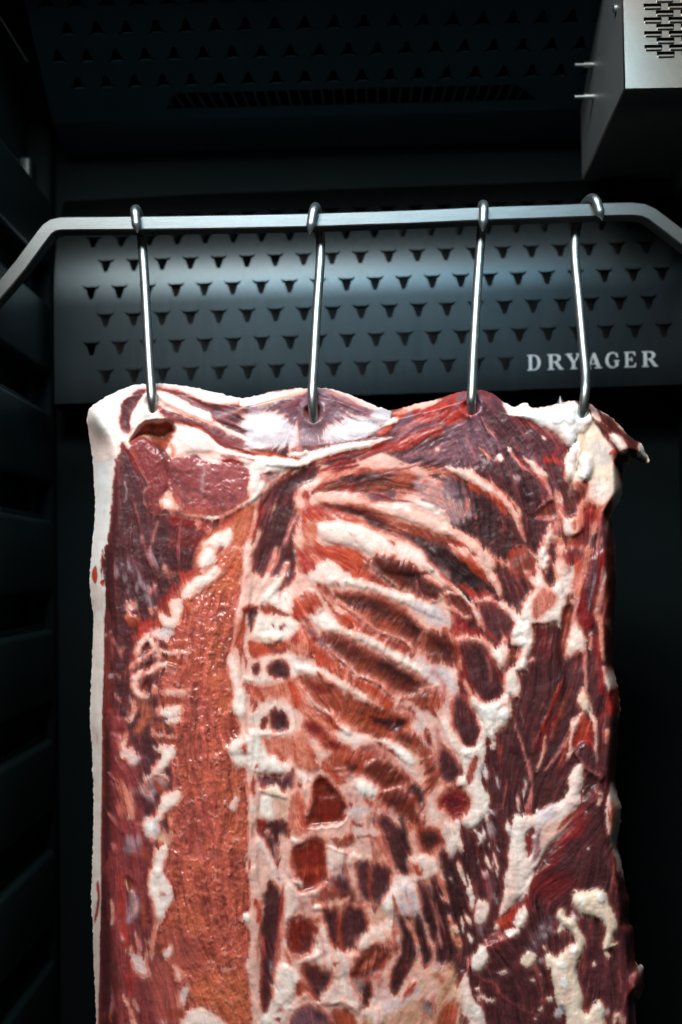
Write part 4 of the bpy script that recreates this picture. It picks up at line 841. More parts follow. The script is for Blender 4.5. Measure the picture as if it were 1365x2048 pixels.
Pg('F', '235,870 300,960 350,992 440,972 490,915 535,1012 522,1112 442,1172 425,1245 370,1182 330,1082 262,1002', h=10, r=12, s=1.8, lc=1, part='fat_lump'); dots('FW', '400,1060,40 490,1080,34 440,1010,30 350,1040,24 500,980,24', h=4); L('OL', '470,1010 510,990', 34, s=5, a=.7)
L('F', '365,1160 300,1310', 40, h=5, lc=1); L('F', '400,1180 425,1290', 30, h=4, lc=1); L('DK', '375,1200 370,1290', 20, s=3)
Pg('B', '872,382 925,368 902,502 872,622 862,745 845,602 860,482', s=3, h=-10, rag=1.5); L('BO', '900,400 880,520 860,650', 14, s=3, a=.8); L('T', '920,320 935,350', 26, h=4)
for q in ('740,1000 760,1040', '590,1040 610,1120', '540,1060 570,1180 590,1250', '690,800 695,830', '640,640 660,660', '780,680 790,690'): L('PK', q, 9, lc=1, a=.7, h=1)
L('MD', '800,520 820,600 830,760', 40, lc=3, s=6, a=.6); L('MR', '690,500 740,560 760,700', 60, lc=4, s=12, a=.4)
Pg('FC', '830,-10 1045,-10 1000,130 980,250 930,290 860,272 805,205 850,62', s=4, lc=2, h=5, r=16); Pg('MR', '885,-10 1005,-10 960,110 890,72', s=7, lc=3, halo='O'); L('O', '940,60 960,160 930,270', 50, s=7, lc=3, a=.8); L('OL', '820,150 840,200', 30, s=5); L('MM', '920,0 980,30', 50, s=7, lc=2, a=.7)
Pg('F', '1000,130 962,330 902,562 878,702 992,682 1012,562 962,452 985,302', s=2.5, h=7, r=12, part='fat_seam', lc=.8); dots('FC', '970,600,44 930,640,30', h=3)
Pg('MR', '1055,50 1145,0 1125,150 1085,352 1062,482 1030,542 980,482 960,402 985,252 1030,122', s=2.5, lc=1.5, h=8, r=16, part='muscle_strip', wet=.7); L('MM', '1080,60 1050,250 1040,420', [50, 60, 30], s=5, lc=2); L('S', '1075,150 1060,260 1030,380', 10, s=2.5, a=.8); L('RD', '1070,350 1070,420', 26, s=3, a=.7)
Pg('MM', '915,702 1000,682 1005,902 960,1002 880,1062 862,962', lc=2, s=3); L('MM', '1040,540 1060,700 1050,850 1080,1100', [30, 50, 50, 60], lc=2, s=4); L('MR', '1080,560 1110,760 1130,960', 50, lc=2, s=4); L('RM', '1090,700 1070,820', 24, s=4, a=.7)
L('FG', '1012,640 1010,760 1020,905', [20, 16, 14], h=5); dots('FW', '1045,545,12 1040,645,12 1015,590,12', h=3); L('FW', '1050,550 1040,660', 8)
Pg('FY', '1000,900 1036,962 1030,1052 990,1042 958,992 972,942', h=9, r=9, s=1.6); L('FG', '1035,980 1055,1060', 20, h=3)
Pg('R', '1000,1060 1060,1200 1065,1310 915,1310 940,1182', s=4, lc=2); L('O', '1000,1080 1000,1200', 70, s=8, lc=3, a=.8); L('FC', '1000,1055 940,1150 905,1310', [20, 26, 28], h=6); L('FC', '1030,1050 1080,1150 1090,1310', [24, 34, 30], h=6)
L('FG', '1135,110 1115,280 1075,420', [24, 34, 30], h=5); L('FC', '1110,430 1120,600 1135,720', [30, 26, 20], h=4); L('FP', '1080,400 1100,470', 30, h=3); Pg('B', '1140,90 1205,90 1200,800 1150,652 1140,402', s=4, lc=3); L('MD', '1150,600 1180,750', 40, s=5, a=.7); dots('PK', '1165,470,24 1180,510,18', h=4)
Pg('FC', '1125,760 1215,800 1235,882 1180,935 1150,882', s=3, h=6); Pg('R', '1145,930 1240,890 1250,1000 1185,1105 1150,1052', s=4, lc=2); L('MR', '1150,940 1190,990', 50, s=5); L('FP', '1240,960 1240,1060 1190,1120', 24, h=4); Pg('MR', '1085,1080 1180,1100 1220,1310 1090,1310', s=5, lc=2); dots('FP', '1160,1190,24 1150,1230,16', h=3)
L('R', '872,835 822,932 782,1052 742,1132 690,1260', [14, 20, 14, 22, 10], h=5, lc=1); L('B', '900,900 850,1040 800,1180', 56, s=5, lc=3); L('BO', '880,980 830,1100', 22, s=4, lc=3, a=.8); L('MR', '830,1060 760,1200 700,1300', 50, s=5, lc=2, a=.8); L('F', '750,1220 740,1290', 14, h=2); L('RM', '910,1180 860,1280', 40, s=5, lc=2)
# ------------------------------------------------------------------ lower left
K(7)
Pg('LO', '640,150 700,-20 1080,-20 1030,200 1150,300 1145,1040 580,1040 640,872 620,682 720,452 640,332', s=6, lc=2, crump=1.2, wet=.85)
Pg('LP', '650,550 850,540 900,700 820,850 680,820 620,700', s=14, lc=3, a=.6, crump=1.); Pg('LB', '960,300 1140,330 1140,700 1060,800 960,600', s=16, lc=3, a=.45, crump=.6); Pg('LP', '680,100 800,80 860,180 700,250', s=14, a=.7)
L('RD', '770,560 765,720 750,880', 18, lc=2, a=.7, s=4); L('RD', '880,640 890,740', 20, s=5, a=.5); L('PK', '640,900 800,890 1000,890', 24, s=8, lc=3, a=.35)
Pg('RM', '150,-20 320,-20 400,200 425,402 445,642 500,822 480,1040 135,1040', s=4, lc=4, crump=.4, wet=.7)
L('M', '180,-20 185,400 180,800 200,1040', [50, 50, 56, 60], s=7, lc=4); L('BO', '155,0 150,300 140,600 135,1000', 20, s=4, lc=1, a=.8); L('MM', '360,60 420,150 400,280', 50, s=6, lc=4, a=.8); L('RD', '290,30 320,120 300,250', 24, s=4, lc=3, a=.8)
for q in ('210,60 260,90', '230,100 290,160', '200,330 230,360 300,420', '210,390 280,460', '200,620 240,660 290,740', '225,820 240,870', '230,220 280,300', '340,580 350,700'): L('PK', q, 14, lc=2.5, h=2, a=.8, s=2.5)
for q in ('240,250 300,400 330,500', '260,650 300,800 310,1000', '240,700 270,850'): L('RD', q, 24, lc=3, a=.6, s=5)
L('OL', '280,420 310,500 310,600', 60, s=8, lc=3, a=.7); L('FC', '320,450 345,560 335,640', 34, s=6, lc=2, a=.7); L('MM', '380,420 410,560', 40, s=6, lc=3, a=.7)
Pg('SW', '310,160 380,180 405,250 350,278 310,225', s=4, lc=1.5, h=4); L('FC', '320,60 290,160 300,230', 26, s=4, lc=2)
Pg('F', '505,150 640,138 655,190 622,242 562,312 485,345 500,282 560,212', s=3, lc=1, h=5); Pg('BO', '510,80 620,90 650,140 560,140', lc=3, s=4)
Pg('S', '430,360 560,318 605,380 530,462 480,515 395,445', s=5, lc=3); L('F', '425,430 465,362 560,338 612,385', 16, h=4, lc=1); L('RM', '460,440 520,420 540,480', 40, s=5, lc=3, a=.7)
Pg('BO', '495,385 590,425 620,510 560,482', lc=2, s=3); Pg('F', '590,465 695,448 685,522 602,582 562,652 515,645 540,522', s=2.5, lc=1, h=5); Pg('SW', '430,640 540,652 545,732 500,795 440,742', s=4, lc=1, h=4); L('FW', '470,650 480,740', 50, s=6, lc=1); Pg('T', '520,742 625,740 600,840 550,850', s=5, lc=2); L('O', '540,820 575,840', 40, s=5); dots('B', '605,640,14 600,695,10', h=-3); L('OL', '610,610 620,690', 34, s=4, lc=1)
Pg('F', '505,860 605,840 570,1000 520,1040 485,960', s=3, lc=1, h=5); Pg('S', '310,780 400,780 385,902 330,1010 295,900', s=7, lc=3, a=.8); L('BO', '420,850 480,920 440,1010', 50, s=7, lc=2, a=.7); L('LP', '600,900 580,1020', 40, s=6)
Pg('F', '1008,545 1078,480 1088,520 1052,592', s=2, h=4, lc=1); dots('FW', '990,510,7 1075,770,10', h=1)
Pg('F', '1005,160 1060,90 1200,55 1290,220 1380,240 1380,325 1230,345 1180,292 1060,282', s=4, lc=2.5, h=6, r=12, part='backbone_edge'); Pg('O', '1085,150 1165,125 1140,205', s=6, lc=2); L('OL', '1120,60 1190,40', 50, s=6, lc=2)
Pg('FP', '1150,290 1232,332 1222,602 1170,762 1212,802 1205,1040 1125,1040 1152,762 1138,502', s=3, lc=1.2, h=6, r=12, part='backbone_edge'); L('R', '1180,350 1190,490', 22, s=4, lc=2); L('F', '1160,540 1190,620', 50, s=6, lc=1.5); L('O', '1160,900 1155,1000', 14, s=3)
# ------------------------------------------------------------------ lower left, bottom
K(10)
Pg('LO', '560,-20 1150,-20 1165,500 1140,622 1175,1600 640,1600 720,1020 700,882 640,702 560,600', s=7, lc=2, crump=1.1, wet=.85); Pg('LB', '720,790 850,715 1150,760 1180,1600 950,1600 900,960 800,902', s=10, lc=3, crump=1., a=.95); Pg('LB', '600,240 760,200 900,340 700,420', s=14, lc=3, a=.5, crump=1.1); Pg('LP', '560,400 700,380 820,520 760,640 600,600', s=14, lc=3, a=.7)
L('RD', '785,-10 795,110', 14, s=4, a=.7)
Pg('RM', '135,-20 500,-20 490,560 640,702 702,902 720,1600 100,1600', s=5, lc=4, crump=.35, wet=.7); Pg('LP', '420,560 560,520 640,700 700,1000 600,1040 480,900', s=10, lc=3, a=.8)
L('M', '165,-20 170,300 175,600 205,1040 200,1400', [80, 80, 90, 90, 90], s=7, lc=4); L('R', '270,-10 295,340 335,600 340,860', [30, 30, 44, 30], s=5, lc=3, a=.8); L('MM', '370,250 440,420 420,480', 60, s=8, lc=3, a=.8); L('M', '240,560 270,800', 34, s=6, lc=4, a=.7); L('MM', '440,740 480,900', 60, s=9, lc=3, a=.6)
Pg('S', '330,90 400,180 392,282 312,335 330,200', s=5, lc=2, a=.9); Pg('SW', '325,520 420,560 485,662 440,705 370,652', s=5, lc=3, a=.9); L('SW', '380,430 420,520', 30, s=4, lc=2, a=.8); L('FP', '210,180 225,270 215,350', 18, s=3, lc=1.5, h=2); L('T', '450,450 490,500 450,560', 34, s=5, lc=2, a=.8)
L('PK', '280,420 300,470', 30, s=3, h=2); L('FC', '340,490 360,540', 12); L('FP', '285,820 330,902 385,1060', [20, 30, 44], s=2.5, lc=1.5, h=4); L('FG', '360,860 400,930', 24, s=3); L('PK', '215,740 225,850 210,950', 16, s=3, lc=2, a=.7); L('O', '200,960 215,1020', 16, a=.7)
Pg('F', '475,-20 565,-20 642,150 602,232 575,302 520,312 498,202 465,122', s=3, lc=1, h=5); dots('PK', '560,140,24', h=1); L('FP', '545,320 505,402 485,602', [30, 26, 18], s=4, lc=1.5); L('BO', '440,180 430,400', 26, s=5, lc=2, a=.7); L('R', '580,240 600,330', 22, s=3)
Pg('B', '315,20 372,62 362,122 330,92', s=2.5, h=-8, rag=1); L('T', '310,40 330,110 370,135', 9, h=3)
Pg('FW', '558,530 632,488 625,552 592,582', s=2.5, h=4); Pg('FP', '630,622 702,682 665,745 640,702', s=3, lc=1, h=2); Pg('SW', '690,790 742,762 712,902 668,912', s=4, lc=1.5); 
Pg('FC', '705,965 820,915 900,950 1000,1040 960,1200 700,1160', s=4, lc=2, h=4); L('BO', '590,970 680,940 700,980', 40, s=5, lc=2); L('PK', '540,1010 600,1020', 40, s=5, lc=2)
L('FP', '960,650 1010,655 1060,635', 26, s=4, lc=1.5); L('T', '900,950 920,960', 20, a=.6)
Pg('FP', '1150,-20 1200,-20 1252,182 1262,272 1222,452 1222,702 1245,922 1250,1600 1160,1600 1180,802 1128,642 1170,422 1090,302 1160,252', s=3, lc=1.2, h=6, r=12, part='backbone_edge'); L('O', '1195,170 1225,250 1210,330', 34, s=4, lc=1.5); L('OL', '1220,400 1215,600', 20, s=4); dots('F', '1130,300,30', h=3)
L('R', '125,50 128,200 100,335', [14, 24, 18], s=3, lc=1); dots('R', '100,420,8 110,470,6 95,370,6', h=0)
# ------------------------------------------------------------------ below the ribs
K(8)
L('F', '0,55 100,62 200,62 275,40', 30, s=2, lc=1, h=5); Pg('OL', '75,88 260,78 275,202 232,262 160,222 110,172', s=4, lc=3); L('B', '190,190 240,250', 34, s=5, lc=3, a=.7)
Pg('OL', '285,60 370,50 440,170 485,262 475,318 335,302 288,222', s=5, lc=2.5, h=4, r=20, part='vertebra'); L('O', '400,160 470,290', 50, s=8, lc=2, a=.7); L('O', '300,120 310,260', 24, s=6, a=.6)
Pg('F', '-10,75 70,100 120,202 180,252 268,290 262,332 200,345 100,292 60,325 -10,285', s=4, lc=2, h=5); L('R', '60,280 40,300', 30, s=4)
Pg('MP', '75,350 200,335 262,350 292,300 282,420 240,455 140,422 80,425', s=3, lc=2, h=-3); L('MM', '120,400 220,400 270,370', 44, s=4, lc=3); L('SW', '200,350 240,360', 26, s=3, lc=1)
Pg('FY', '65,440 120,432 180,415 240,470 250,508 180,490 100,470', s=1.6, h=9, r=6, part='fat_lump', rag=1.5); Pg('F', '80,500 150,500 172,652 185,745 150,775 120,702 78,602', s=2, h=6, r=10, lc=.8, part='fat_lump'); L('T', '190,510 230,570 210,640', 60, s=5, lc=3, a=.9)
Pg('M', '55,700 180,650 272,690 262,852 222,1030 160,980 120,822 60,742', s=2.5, lc=1.5, h=-5); L('R', '270,560 272,700 250,860', 16, s=3, lc=1); Pg('R', '40,650 110,640 100,690 50,700', s=4, lc=2); dots('FP', '120,735,18 150,765,12', h=4); L('FC', '55,780 120,880 175,1010', [30, 44, 30], s=2.5, lc=1.5, h=4)
Pg('F', '320,310 420,370 475,382 430,395 350,385', s=2.5, h=4, lc=1); Pg('FP', '335,415 400,400 442,520 402,622 370,612 382,502', s=2, h=6, lc=1); L('R', '330,400 350,430', 24)
Pg('OL', '275,480 340,440 385,560 372,745 290,745 265,622', s=5, lc=2, h=4, r=16, part='vertebra'); L('R', '320,500 360,600 350,700', 30, s=5, lc=2, a=.7)
Pg('PB', '440,410 500,368 572,432 622,512 665,582 642,652 592,692 470,692 390,692 410,622 440,542', s=2.5, lc=1, h=-12, r=12, halo='O', part='muscle_pocket', wet=.8); L('B', '470,430 540,450 600,520', 60, s=7, lc=2, a=.7); L('B', '610,560 640,600', 60, s=7, a=.7); L('PK', '470,500 540,505 605,488', 8, h=2); L('O', '400,690 440,640', 20, s=3, a=.7)
L('F', '395,712 520,695 620,682 685,605', [30, 28, 28, 14], h=5, lc=1); L('O', '480,270 560,340 610,400', 44, s=4, lc=2); L('FP', '440,230 500,290', 24, lc=2)
K(13)
L('BO', '20,-20 180,60 360,130 560,200', [110, 170, 170, 120], s=5, lc=4, h=3); L('OL', '60,140 160,200 300,260', 70, s=6, lc=4, a=.8); L('F', '40,110 130,180 230,290 330,310', [16, 36, 44, 40], h=5, lc=2); L('O', '0,130 100,210 210,310', [60, 90, 50], s=4, lc=2)
L('DK', '400,80 480,140 600,190', [60, 90, 80], s=6, lc=4, a=.85); Pg('MD', '640,200 760,180 870,230 840,290 740,310 660,260', s=5, lc=2, halo='BO', hw=8); L('BO', '460,240 600,290 760,300', 90, s=6, lc=5); L('BD', '560,350 640,420', 50, s=5, lc=3, a=.8)
L('BO', '800,330 950,420 1080,520 1140,640 1180,780 1150,940', [110, 170, 170, 150, 140, 110], s=5, lc=4, halo='OL', h=4, part='rib'); L('DK', '830,350 920,410 960,480', [40, 70, 40], s=6, lc=4, a=.8); L('B', '1100,680 1160,760 1160,880', [60, 80, 60], s=7, lc=4, a=.7); L('T', '900,480 1000,580', 50, s=7, lc=4, a=.6)
L('FW', '620,440 760,490 880,580 980,680', [40, 110, 110, 60], s=5, lc=1.5, h=6, r=16); L('RD', '600,460 720,530 830,610 900,690', [24, 34, 26, 14], lc=2, s=2, dent=4); L('BD', '560,445 660,490 760,560 850,630', 9, s=1.3, dent=3)
Pg('PK', '400,480 520,450 640,500 760,560 840,640 860,740 740,700 600,620 480,620', s=6, lc=5); L('RM', '460,520 560,560 600,600', 50, s=6, lc=5, a=.5); L('FP', '700,600 820,690 860,760', 60, s=5, lc=4, a=.7); L('FC', '420,400 520,410', 60, s=6, lc=2)
Pg('MR', '40,460 120,415 200,480 310,500 300,540 160,540', s=3, lc=2, halo='OL', hw=5); L('BO', '220,500 300,510', 44, s=4, lc=3); L('RD', '0,310 60,350 80,400', 70, s=5, lc=2); L('FC', '20,560 120,580', 60, s=6, lc=2)
L('BO', '120,660 300,640 480,680', [110, 150, 110], s=5, lc=3, halo='OL', h=3, part='rib'); L('BO', '500,690 660,740 800,830', [110, 170, 130], s=5, lc=4, h=3); L('MR', '300,690 400,690', 90, s=5, lc=2, a=.85); L('BD', '440,660 470,740', 50, s=6, lc=3, a=.8); L('B', '560,720 700,780 760,850', [60, 90, 60], s=8, lc=4, a=.7); L('BD', '300,600 350,600', 34, s=5, lc=3, a=.7)
for q, ww in (('130,740 230,725', 16), ('170,805 340,770', 20), ('480,710 590,640', 14), ('640,980 760,950 860,920', 20), ('770,350 840,310', 14), ('1020,640 1180,600', 14), ('1000,540 1070,515', 12)): L('FP', q, ww, h=3, lc=1, s=2)
L('O', '0,640 80,720 200,830 280,860', [40, 60, 60, 40], s=5, lc=2); L('BD', '20,650 100,730 180,820', 12, s=2.5, a=.8, dent=2)
Pg('FW', '380,860 480,850 580,940 560,1000 460,990 380,900', s=10, lc=1.5, h=5, r=20); L('BO', '700,980 820,1020 900,1150 980,1260', [100, 200, 170, 120], s=6, lc=4, h=4, part='rib'); L('B', '780,1020 880,1120', 80, s=10, lc=4, a=.6); L('T', '680,1000 720,1080', 50, s=7, lc=3, a=.7); L('BD', '600,1010 680,990', 30, s=4, lc=2)
L('O', '460,1050 560,1100 660,1140', 60, s=6, lc=3); L('RD', '340,900 430,980 520,1060', 14, s=2.5, lc=1); L('PK', '300,960 340,1060 400,1000', 70, s=6, lc=5, a=.7); L('BD', '320,1090 340,1130', 34, s=4)
Pg('MD', '880,840 960,780 1020,860 1090,980 1110,1150 1070,1200 1000,1080 940,980', s=4, lc=4, h=-2); Pg('SW', '850,640 920,680 1020,800 980,800 880,720', s=4, lc=5); L('RD', '860,700 900,850 960,960', 34, s=4, lc=4, a=.8); L('SW', '980,840 990,900', 22, s=2, lc=1); L('SW', '1070,1080 1080,1120', 20, s=2)
L('SW', '1080,250 1040,300 1120,420 1190,500', [40, 110, 90, 50], s=5, lc=4); Pg('MR', '1075,300 1180,380 1190,460 1150,480 1100,400', s=4, lc=4); L('T', '1130,330 1150,360', 44, s=4); L('SW', '1210,420 1240,560 1240,700', [40, 50, 30], s=4, lc=3); L('MD', '1290,450 1300,600 1300,760', [50, 100, 90], s=5, lc=3); L('FG', '1050,1200 1100,1300', 60, s=4, lc=1, h=4); L('FC', '1150,1040 1220,1280', [60, 110], s=6, lc=2); L('BD', '1290,1060 1350,1130', 90, s=7, lc=4, halo='O')
L('SW', '260,1170 440,1160 620,1180 800,1230', 70, s=6, lc=4); L('S', '300,1230 400,1260', 40, s=6, lc=4)
for q in ('560,1210 570,1330', '630,1260 640,1340', '690,1230 700,1350', '790,1260 800,1340'): L('MP', q, 34, s=4, lc=4)
L('BD', '370,1300 440,1310', 44, s=5, lc=2)
# ------------------------------------------------------------------ lower middle
K(14)
Pg('FP', '-20,180 120,200 260,140 600,120 860,140 1040,260 1160,520 1200,760 1365,900 1365,1365 0,1365 0,800', s=6, lc=3)
L('OL', '100,0 180,100 230,170', 90, s=6, lc=2); L('FW', '110,200 200,240 280,190', 60, h=5, s=3, lc=1); L('FP', '100,280 90,420 110,600', [50, 60, 50], h=5, s=3, lc=1)
Pg('PB', '140,310 260,260 380,190 470,260 480,390 520,480 480,640 380,720 220,750 190,660 160,480', s=4, lc=1.5, halo='O', h=-8, r=18, part='muscle_pocket', wet=.8); L('B', '180,400 200,600', 60, s=10, lc=1, a=.5); L('MR', '330,340 360,440', 120, s=14, a=.6); L('O', '200,540 340,530 500,490', 26, s=5, lc=1.5); L('O', '360,700 440,640', 50, s=8, a=.7); L('BD', '140,310 230,280', 20, s=4)
L('BO', '530,230 640,230 780,190', [60, 120, 90], s=6, lc=3, h=3, part='rib'); L('RD', '740,200 780,210', 60, s=7, lc=2, a=.7); L('FW', '470,275 580,310 720,360', [18, 26, 22], s=1.6, lc=.6, h=5); L('SW', '780,100 900,150 1020,160', 70, s=6, lc=3); L('MP', '780,30 860,50', 50, s=5, lc=3); L('BD', '800,190 920,175 1020,210', 20, s=4, lc=2)
Pg('SW', '520,380 680,400 720,520 780,620 700,640 560,600', s=8, lc=4); L('PK', '680,420 760,520', 50, s=5, lc=5, a=.7)
Pg('MM', '800,440 900,460 920,560 960,440 980,520 1000,600 1100,540 1160,620 1150,740 1090,880 980,820 900,850 840,700 820,560', s=4, lc=6, h=-2); L('BO', '840,460 900,470', 60, s=6, lc=5, a=.8); L('BO', '1060,570 1130,620 1140,720', 40, s=6, lc=5, a=.8); L('FW', '985,620 990,690', 24, s=2, lc=1, h=2); L('SW', '1010,480 1020,580', 70, s=6, lc=4)
L('MD', '1100,80 1200,250 1290,480 1340,640', [80, 150, 130, 60], s=4, lc=4); dots('SW', '1280,280,14 1190,180,10', h=1)
Pg('MR', '540,630 620,620 710,660 680,730 620,740', s=5, lc=2, halo='MP', hw=8); dots('FW', '630,665,9', h=1); L('SW', '740,680 740,740', 60, s=6, lc=2)
L('FC', '240,790 380,750 500,660', [50, 60, 50], s=4, lc=1, h=5); L('BO', '400,840 520,780 600,740', [80, 130, 90], s=6, lc=3); L('B', '620,780 740,800 760,860', [90, 120, 60], s=6, lc=3, halo='BO', hw=6); L('FC', '640,890 720,830', 34, s=4, lc=1, h=3); L('MP', '520,780 560,860', 50, s=7, lc=3, a=.6)
L('F', '140,650 210,660 225,710', 44, h=6, s=2); L('FP', '180,760 240,830 280,870', 60, s=4, lc=1, h=4); L('RM', '290,880 370,870', 26, s=3); L('FW', '345,935 420,930 510,945', [34, 50, 24], s=1.8, h=6); L('PK', '170,880 230,900 240,960', 70, s=6, lc=1, a=.7)
Pg('PB', '45,1090 120,1040 260,1040 340,1100 400,1180 420,1400 110,1400 60,1220', s=5, lc=1.5, halo='O', h=-7, r=16, part='muscle_pocket'); L('M', '260,1240 320,1340', 120, s=12, a=.7); L('O', '340,1060 420,1050', 60, s=5, lc=2); dots('PK', '180,1070,18', h=2); L('BD', '70,1120 80,1260', 40, s=7, a=.7)
Pg('MM', '480,970 580,960 640,1100 620,1340 560,1365 510,1160', s=4, lc=3); Pg('M', '660,960 790,950 880,1060 920,1160 820,1300 760,1380 680,1340 650,1160', s=4, lc=3, h=-2); L('FG', '640,1030 655,1150', 44, s=3, lc=1.5, h=3); L('BO', '860,1030 890,1080', 50, s=5, lc=2); L('PK', '750,1000 770,1180', 14, s=3, lc=2, a=.7)
dots('F', '920,1140,16 945,1125,12', h=3)
Pg('FW', '1160,760 1365,720 1365,1000 1240,900 1160,960 1000,880', s=10, lc=2, h=4, r=20); L('BO', '1140,980 1200,960 1240,880', [60, 60, 24], s=5, lc=2); L('T', '1000,900 1080,1020 1000,1080', 110, s=12, lc=2, a=.8); L('GR', '1120,1060 1200,1090 1240,1130', 70, s=7, lc=2); dots('DK', '1175,1090,16 1195,1140,14', h=-3); dots('FW', '1165,1070,12', h=2)
# ------------------------------------------------------------------ heavier shapes below the ribs
K(16)
for c_, q in (('M', '790,680 870,690 945,830 985,1050 930,1020 865,890'), ('MM', '660,930 745,930 755,1145 695,1115'), ('M', '755,950 855,970 855,1095 805,1165 750,1130'), ('M', '475,1200 560,1200 590,1415 520,1360'), ('M', '590,1195 690,1185 725,1320 640,1455 580,1390'),
              ('MD', '900,1245 985,1265 1005,1400 965,1520 880,1695 855,1600 915,1450'), ('MD', '990,1215 1045,1230 1085,1480 1040,1515 1000,1320'), ('DK', '1005,1035 1065,1055 1125,1230 1105,1390 1050,1230'), ('MD', '1080,1005 1145,1035 1195,1385 1150,1405'), ('MD', '1130,865 1215,895 1295,1190 1245,1295 1170,1100'),
              ('M', '365,1495 440,1525 525,1600 460,1715 395,1640'), ('MR', '640,1575 700,1440 800,1400 855,1420 820,1500 740,1580'), ('M', '690,1640 745,1620 740,1760 700,1740'), ('MM', '540,1010 610,1030 620,1090 570,1090')):
    Pg(c_, q, s=3.5, lc=2, rag=3, halo='O' if c_ in ('MR', 'M') else None, hw=4, h=-2)
for c_, q in (('FW', '850,1060 905,985 1005,1040 1055,1170 1000,1235 900,1235 815,1190'), ('F', '715,1340 850,1250 950,1310 870,1410 780,1395 690,1430'), ('F', '470,1490 600,1440 700,1470 640,1550 520,1590 480,1560'), ('F', '465,1700 560,1570 665,1640 695,1755 560,1745'), ('FW', '655,490 720,470 790,520 760,560 690,540'), ('FC', '500,850 640,880 720,900 640,930 540,960 500,1000'), ('F', '430,1340 480,1280 500,1400 470,1440'), ('F', '250,1500 330,1560 320,1640 240,1720 180,1700')):
    Pg(c_, q, s=5, lc=2.5, rag=4, h=4, r=12)
for c_, q in (('DK', '690,60 800,100 945,110 905,165 820,160 740,125'), ('BO', '510,330 640,305 730,330 660,405 560,415'), ('B', '750,325 900,400 950,470 860,505 760,460 700,400'), ('B', '810,540 925,515 995,600 1030,745 935,655 840,610'), ('MR', '380,140 450,150 510,190 440,200'), ('MR', '480,230 560,240 580,280 500,280'), ('BD', '600,350 660,360 680,400 620,400'), ('BD', '1040,760 1090,740 1130,800 1080,850')):
    Pg(c_, q, s=4, lc=3, rag=3, halo='O', hw=5)
for q in ('820,520 930,500', '560,440 660,430', '540,400 600,390', '710,370 780,340'): L('FC', q, 9, s=1.6, lc=1, h=3)
# ------------------------------------------------------------------ right lower
K(9)
L('FC', '85,-20 130,80 190,150 250,170', [50, 60, 60, 50], h=6, lc=2, s=3); L('PK', '30,0 60,130 40,250', 50, lc=4, s=4, a=.8)
Pg('M', '70,150 130,182 205,302 170,375 100,342 60,282', s=3, lc=2.5, halo='R', hw=4); Pg('F', '210,170 320,130 345,60 362,70 335,250 322,350 362,442 362,502 300,622 240,642 185,592 225,562 245,500 212,402 180,382 205,302', s=2, h=8, r=12, lc=1.2, part='fat_lump'); L('BO', '300,180 255,290 225,380', [44, 50, 40], s=5, lc=2); dots('F', '240,175,34 190,350,34 120,380,20', h=4)
Pg('MR', '55,485 130,398 205,412 245,472 212,555 160,585 100,532', s=4, lc=2, halo='OL', hw=6, h=-5, crump=.8); L('DK', '110,480 190,490', 50, s=7, lc=2, a=.7)
for q, ww in (('300,540 300,620', 26), ('345,490 355,600', 24), ('240,560 260,640', 30)): L('F', q, ww, h=5, lc=1)
for q, ww in (('280,660 325,700 300,752', 14), ('420,330 432,400', 12), ('545,455 558,540', 14), ('575,400 590,450', 12), ('500,640 480,620 500,690', 20), ('330,650 345,700', 22), ('420,770 440,790', 12), ('300,840 298,856', 8), ('360,520 400,550', 26), ('340,250 350,340', 34), ('370,130 410,160', 34), ('660,530 680,560', 14), ('590,340 600,420', 14)): L('SW', q, ww, s=1.6, lc=1.2, h=3)
L('SW', '370,620 380,680', 50, s=8, lc=3, a=.5); L('PK', '540,20 575,130 602,232 632,342 622,450 590,560', [6, 12, 22, 22, 16, 40], h=4, lc=1); L('FP', '715,70 702,180 660,302', [14, 16, 10], h=3, lc=.6); L('RM', '760,-10 755,90', 34, s=4, lc=2, h=3); L('PK', '865,80 785,200 712,285', [24, 22, 8], lc=1, h=2); L('O', '845,130 810,240', [30, 20], s=5, lc=2); L('R', '720,0 700,60', 20, s=3, lc=1)
L('MR', '400,50 440,200 470,400', 20, s=5, lc=3, a=.5); L('BO', '425,100 440,180', 14, s=4, a=.7)
Pg('FC', '870,-20 935,-20 895,70 882,182 850,195 880,92', s=2, h=5, lc=.6); Pg('R', '940,-20 1000,-20 1022,90 960,122 905,155 880,102', s=4, lc=1.5); L('O', '965,0 950,70', 50, s=6, a=.8); L('FC', '1020,-20 1042,80 1032,182 1046,245', [30, 30, 24, 14], h=6)
Pg('M', '1060,-20 1160,-20 1165,360 1110,400 1060,240', s=5, lc=3, halo='MR'); dots('FP', '1105,50,20 1095,75,14', h=3)
Pg('MM', '900,170 960,108 1015,140 1042,250 1082,292 1072,352 1000,312 960,272 920,212', s=2, h=12, r=9, part='meat_curl', crump=1.1, wet=.6); L('PK', '898,158 930,222 1000,290 1074,322', 9, h=5, s=1.5); L('RD', '960,115 1000,140', 30, s=4); Pg('MD', '960,290 1050,330 1090,400 1040,420 960,440 930,420', s=3, lc=1.5, crump=.8)
Pg('FC', '520,572 600,565 660,560 740,502 800,482 860,402 860,322 900,262 945,250 952,342 932,422 945,482 902,542 842,642 782,722 702,802 640,940 600,1014 530,1100 440,1189 460,1046 480,940 500,702', s=2, h=13, r=16, lc=.5, part='fat_seam', wet=.35); L('FW', '540,590 550,700 530,860', 40, s=8, a=.6); Pg('SW', '660,560 760,490 800,520 760,600 680,640', s=7, lc=2)
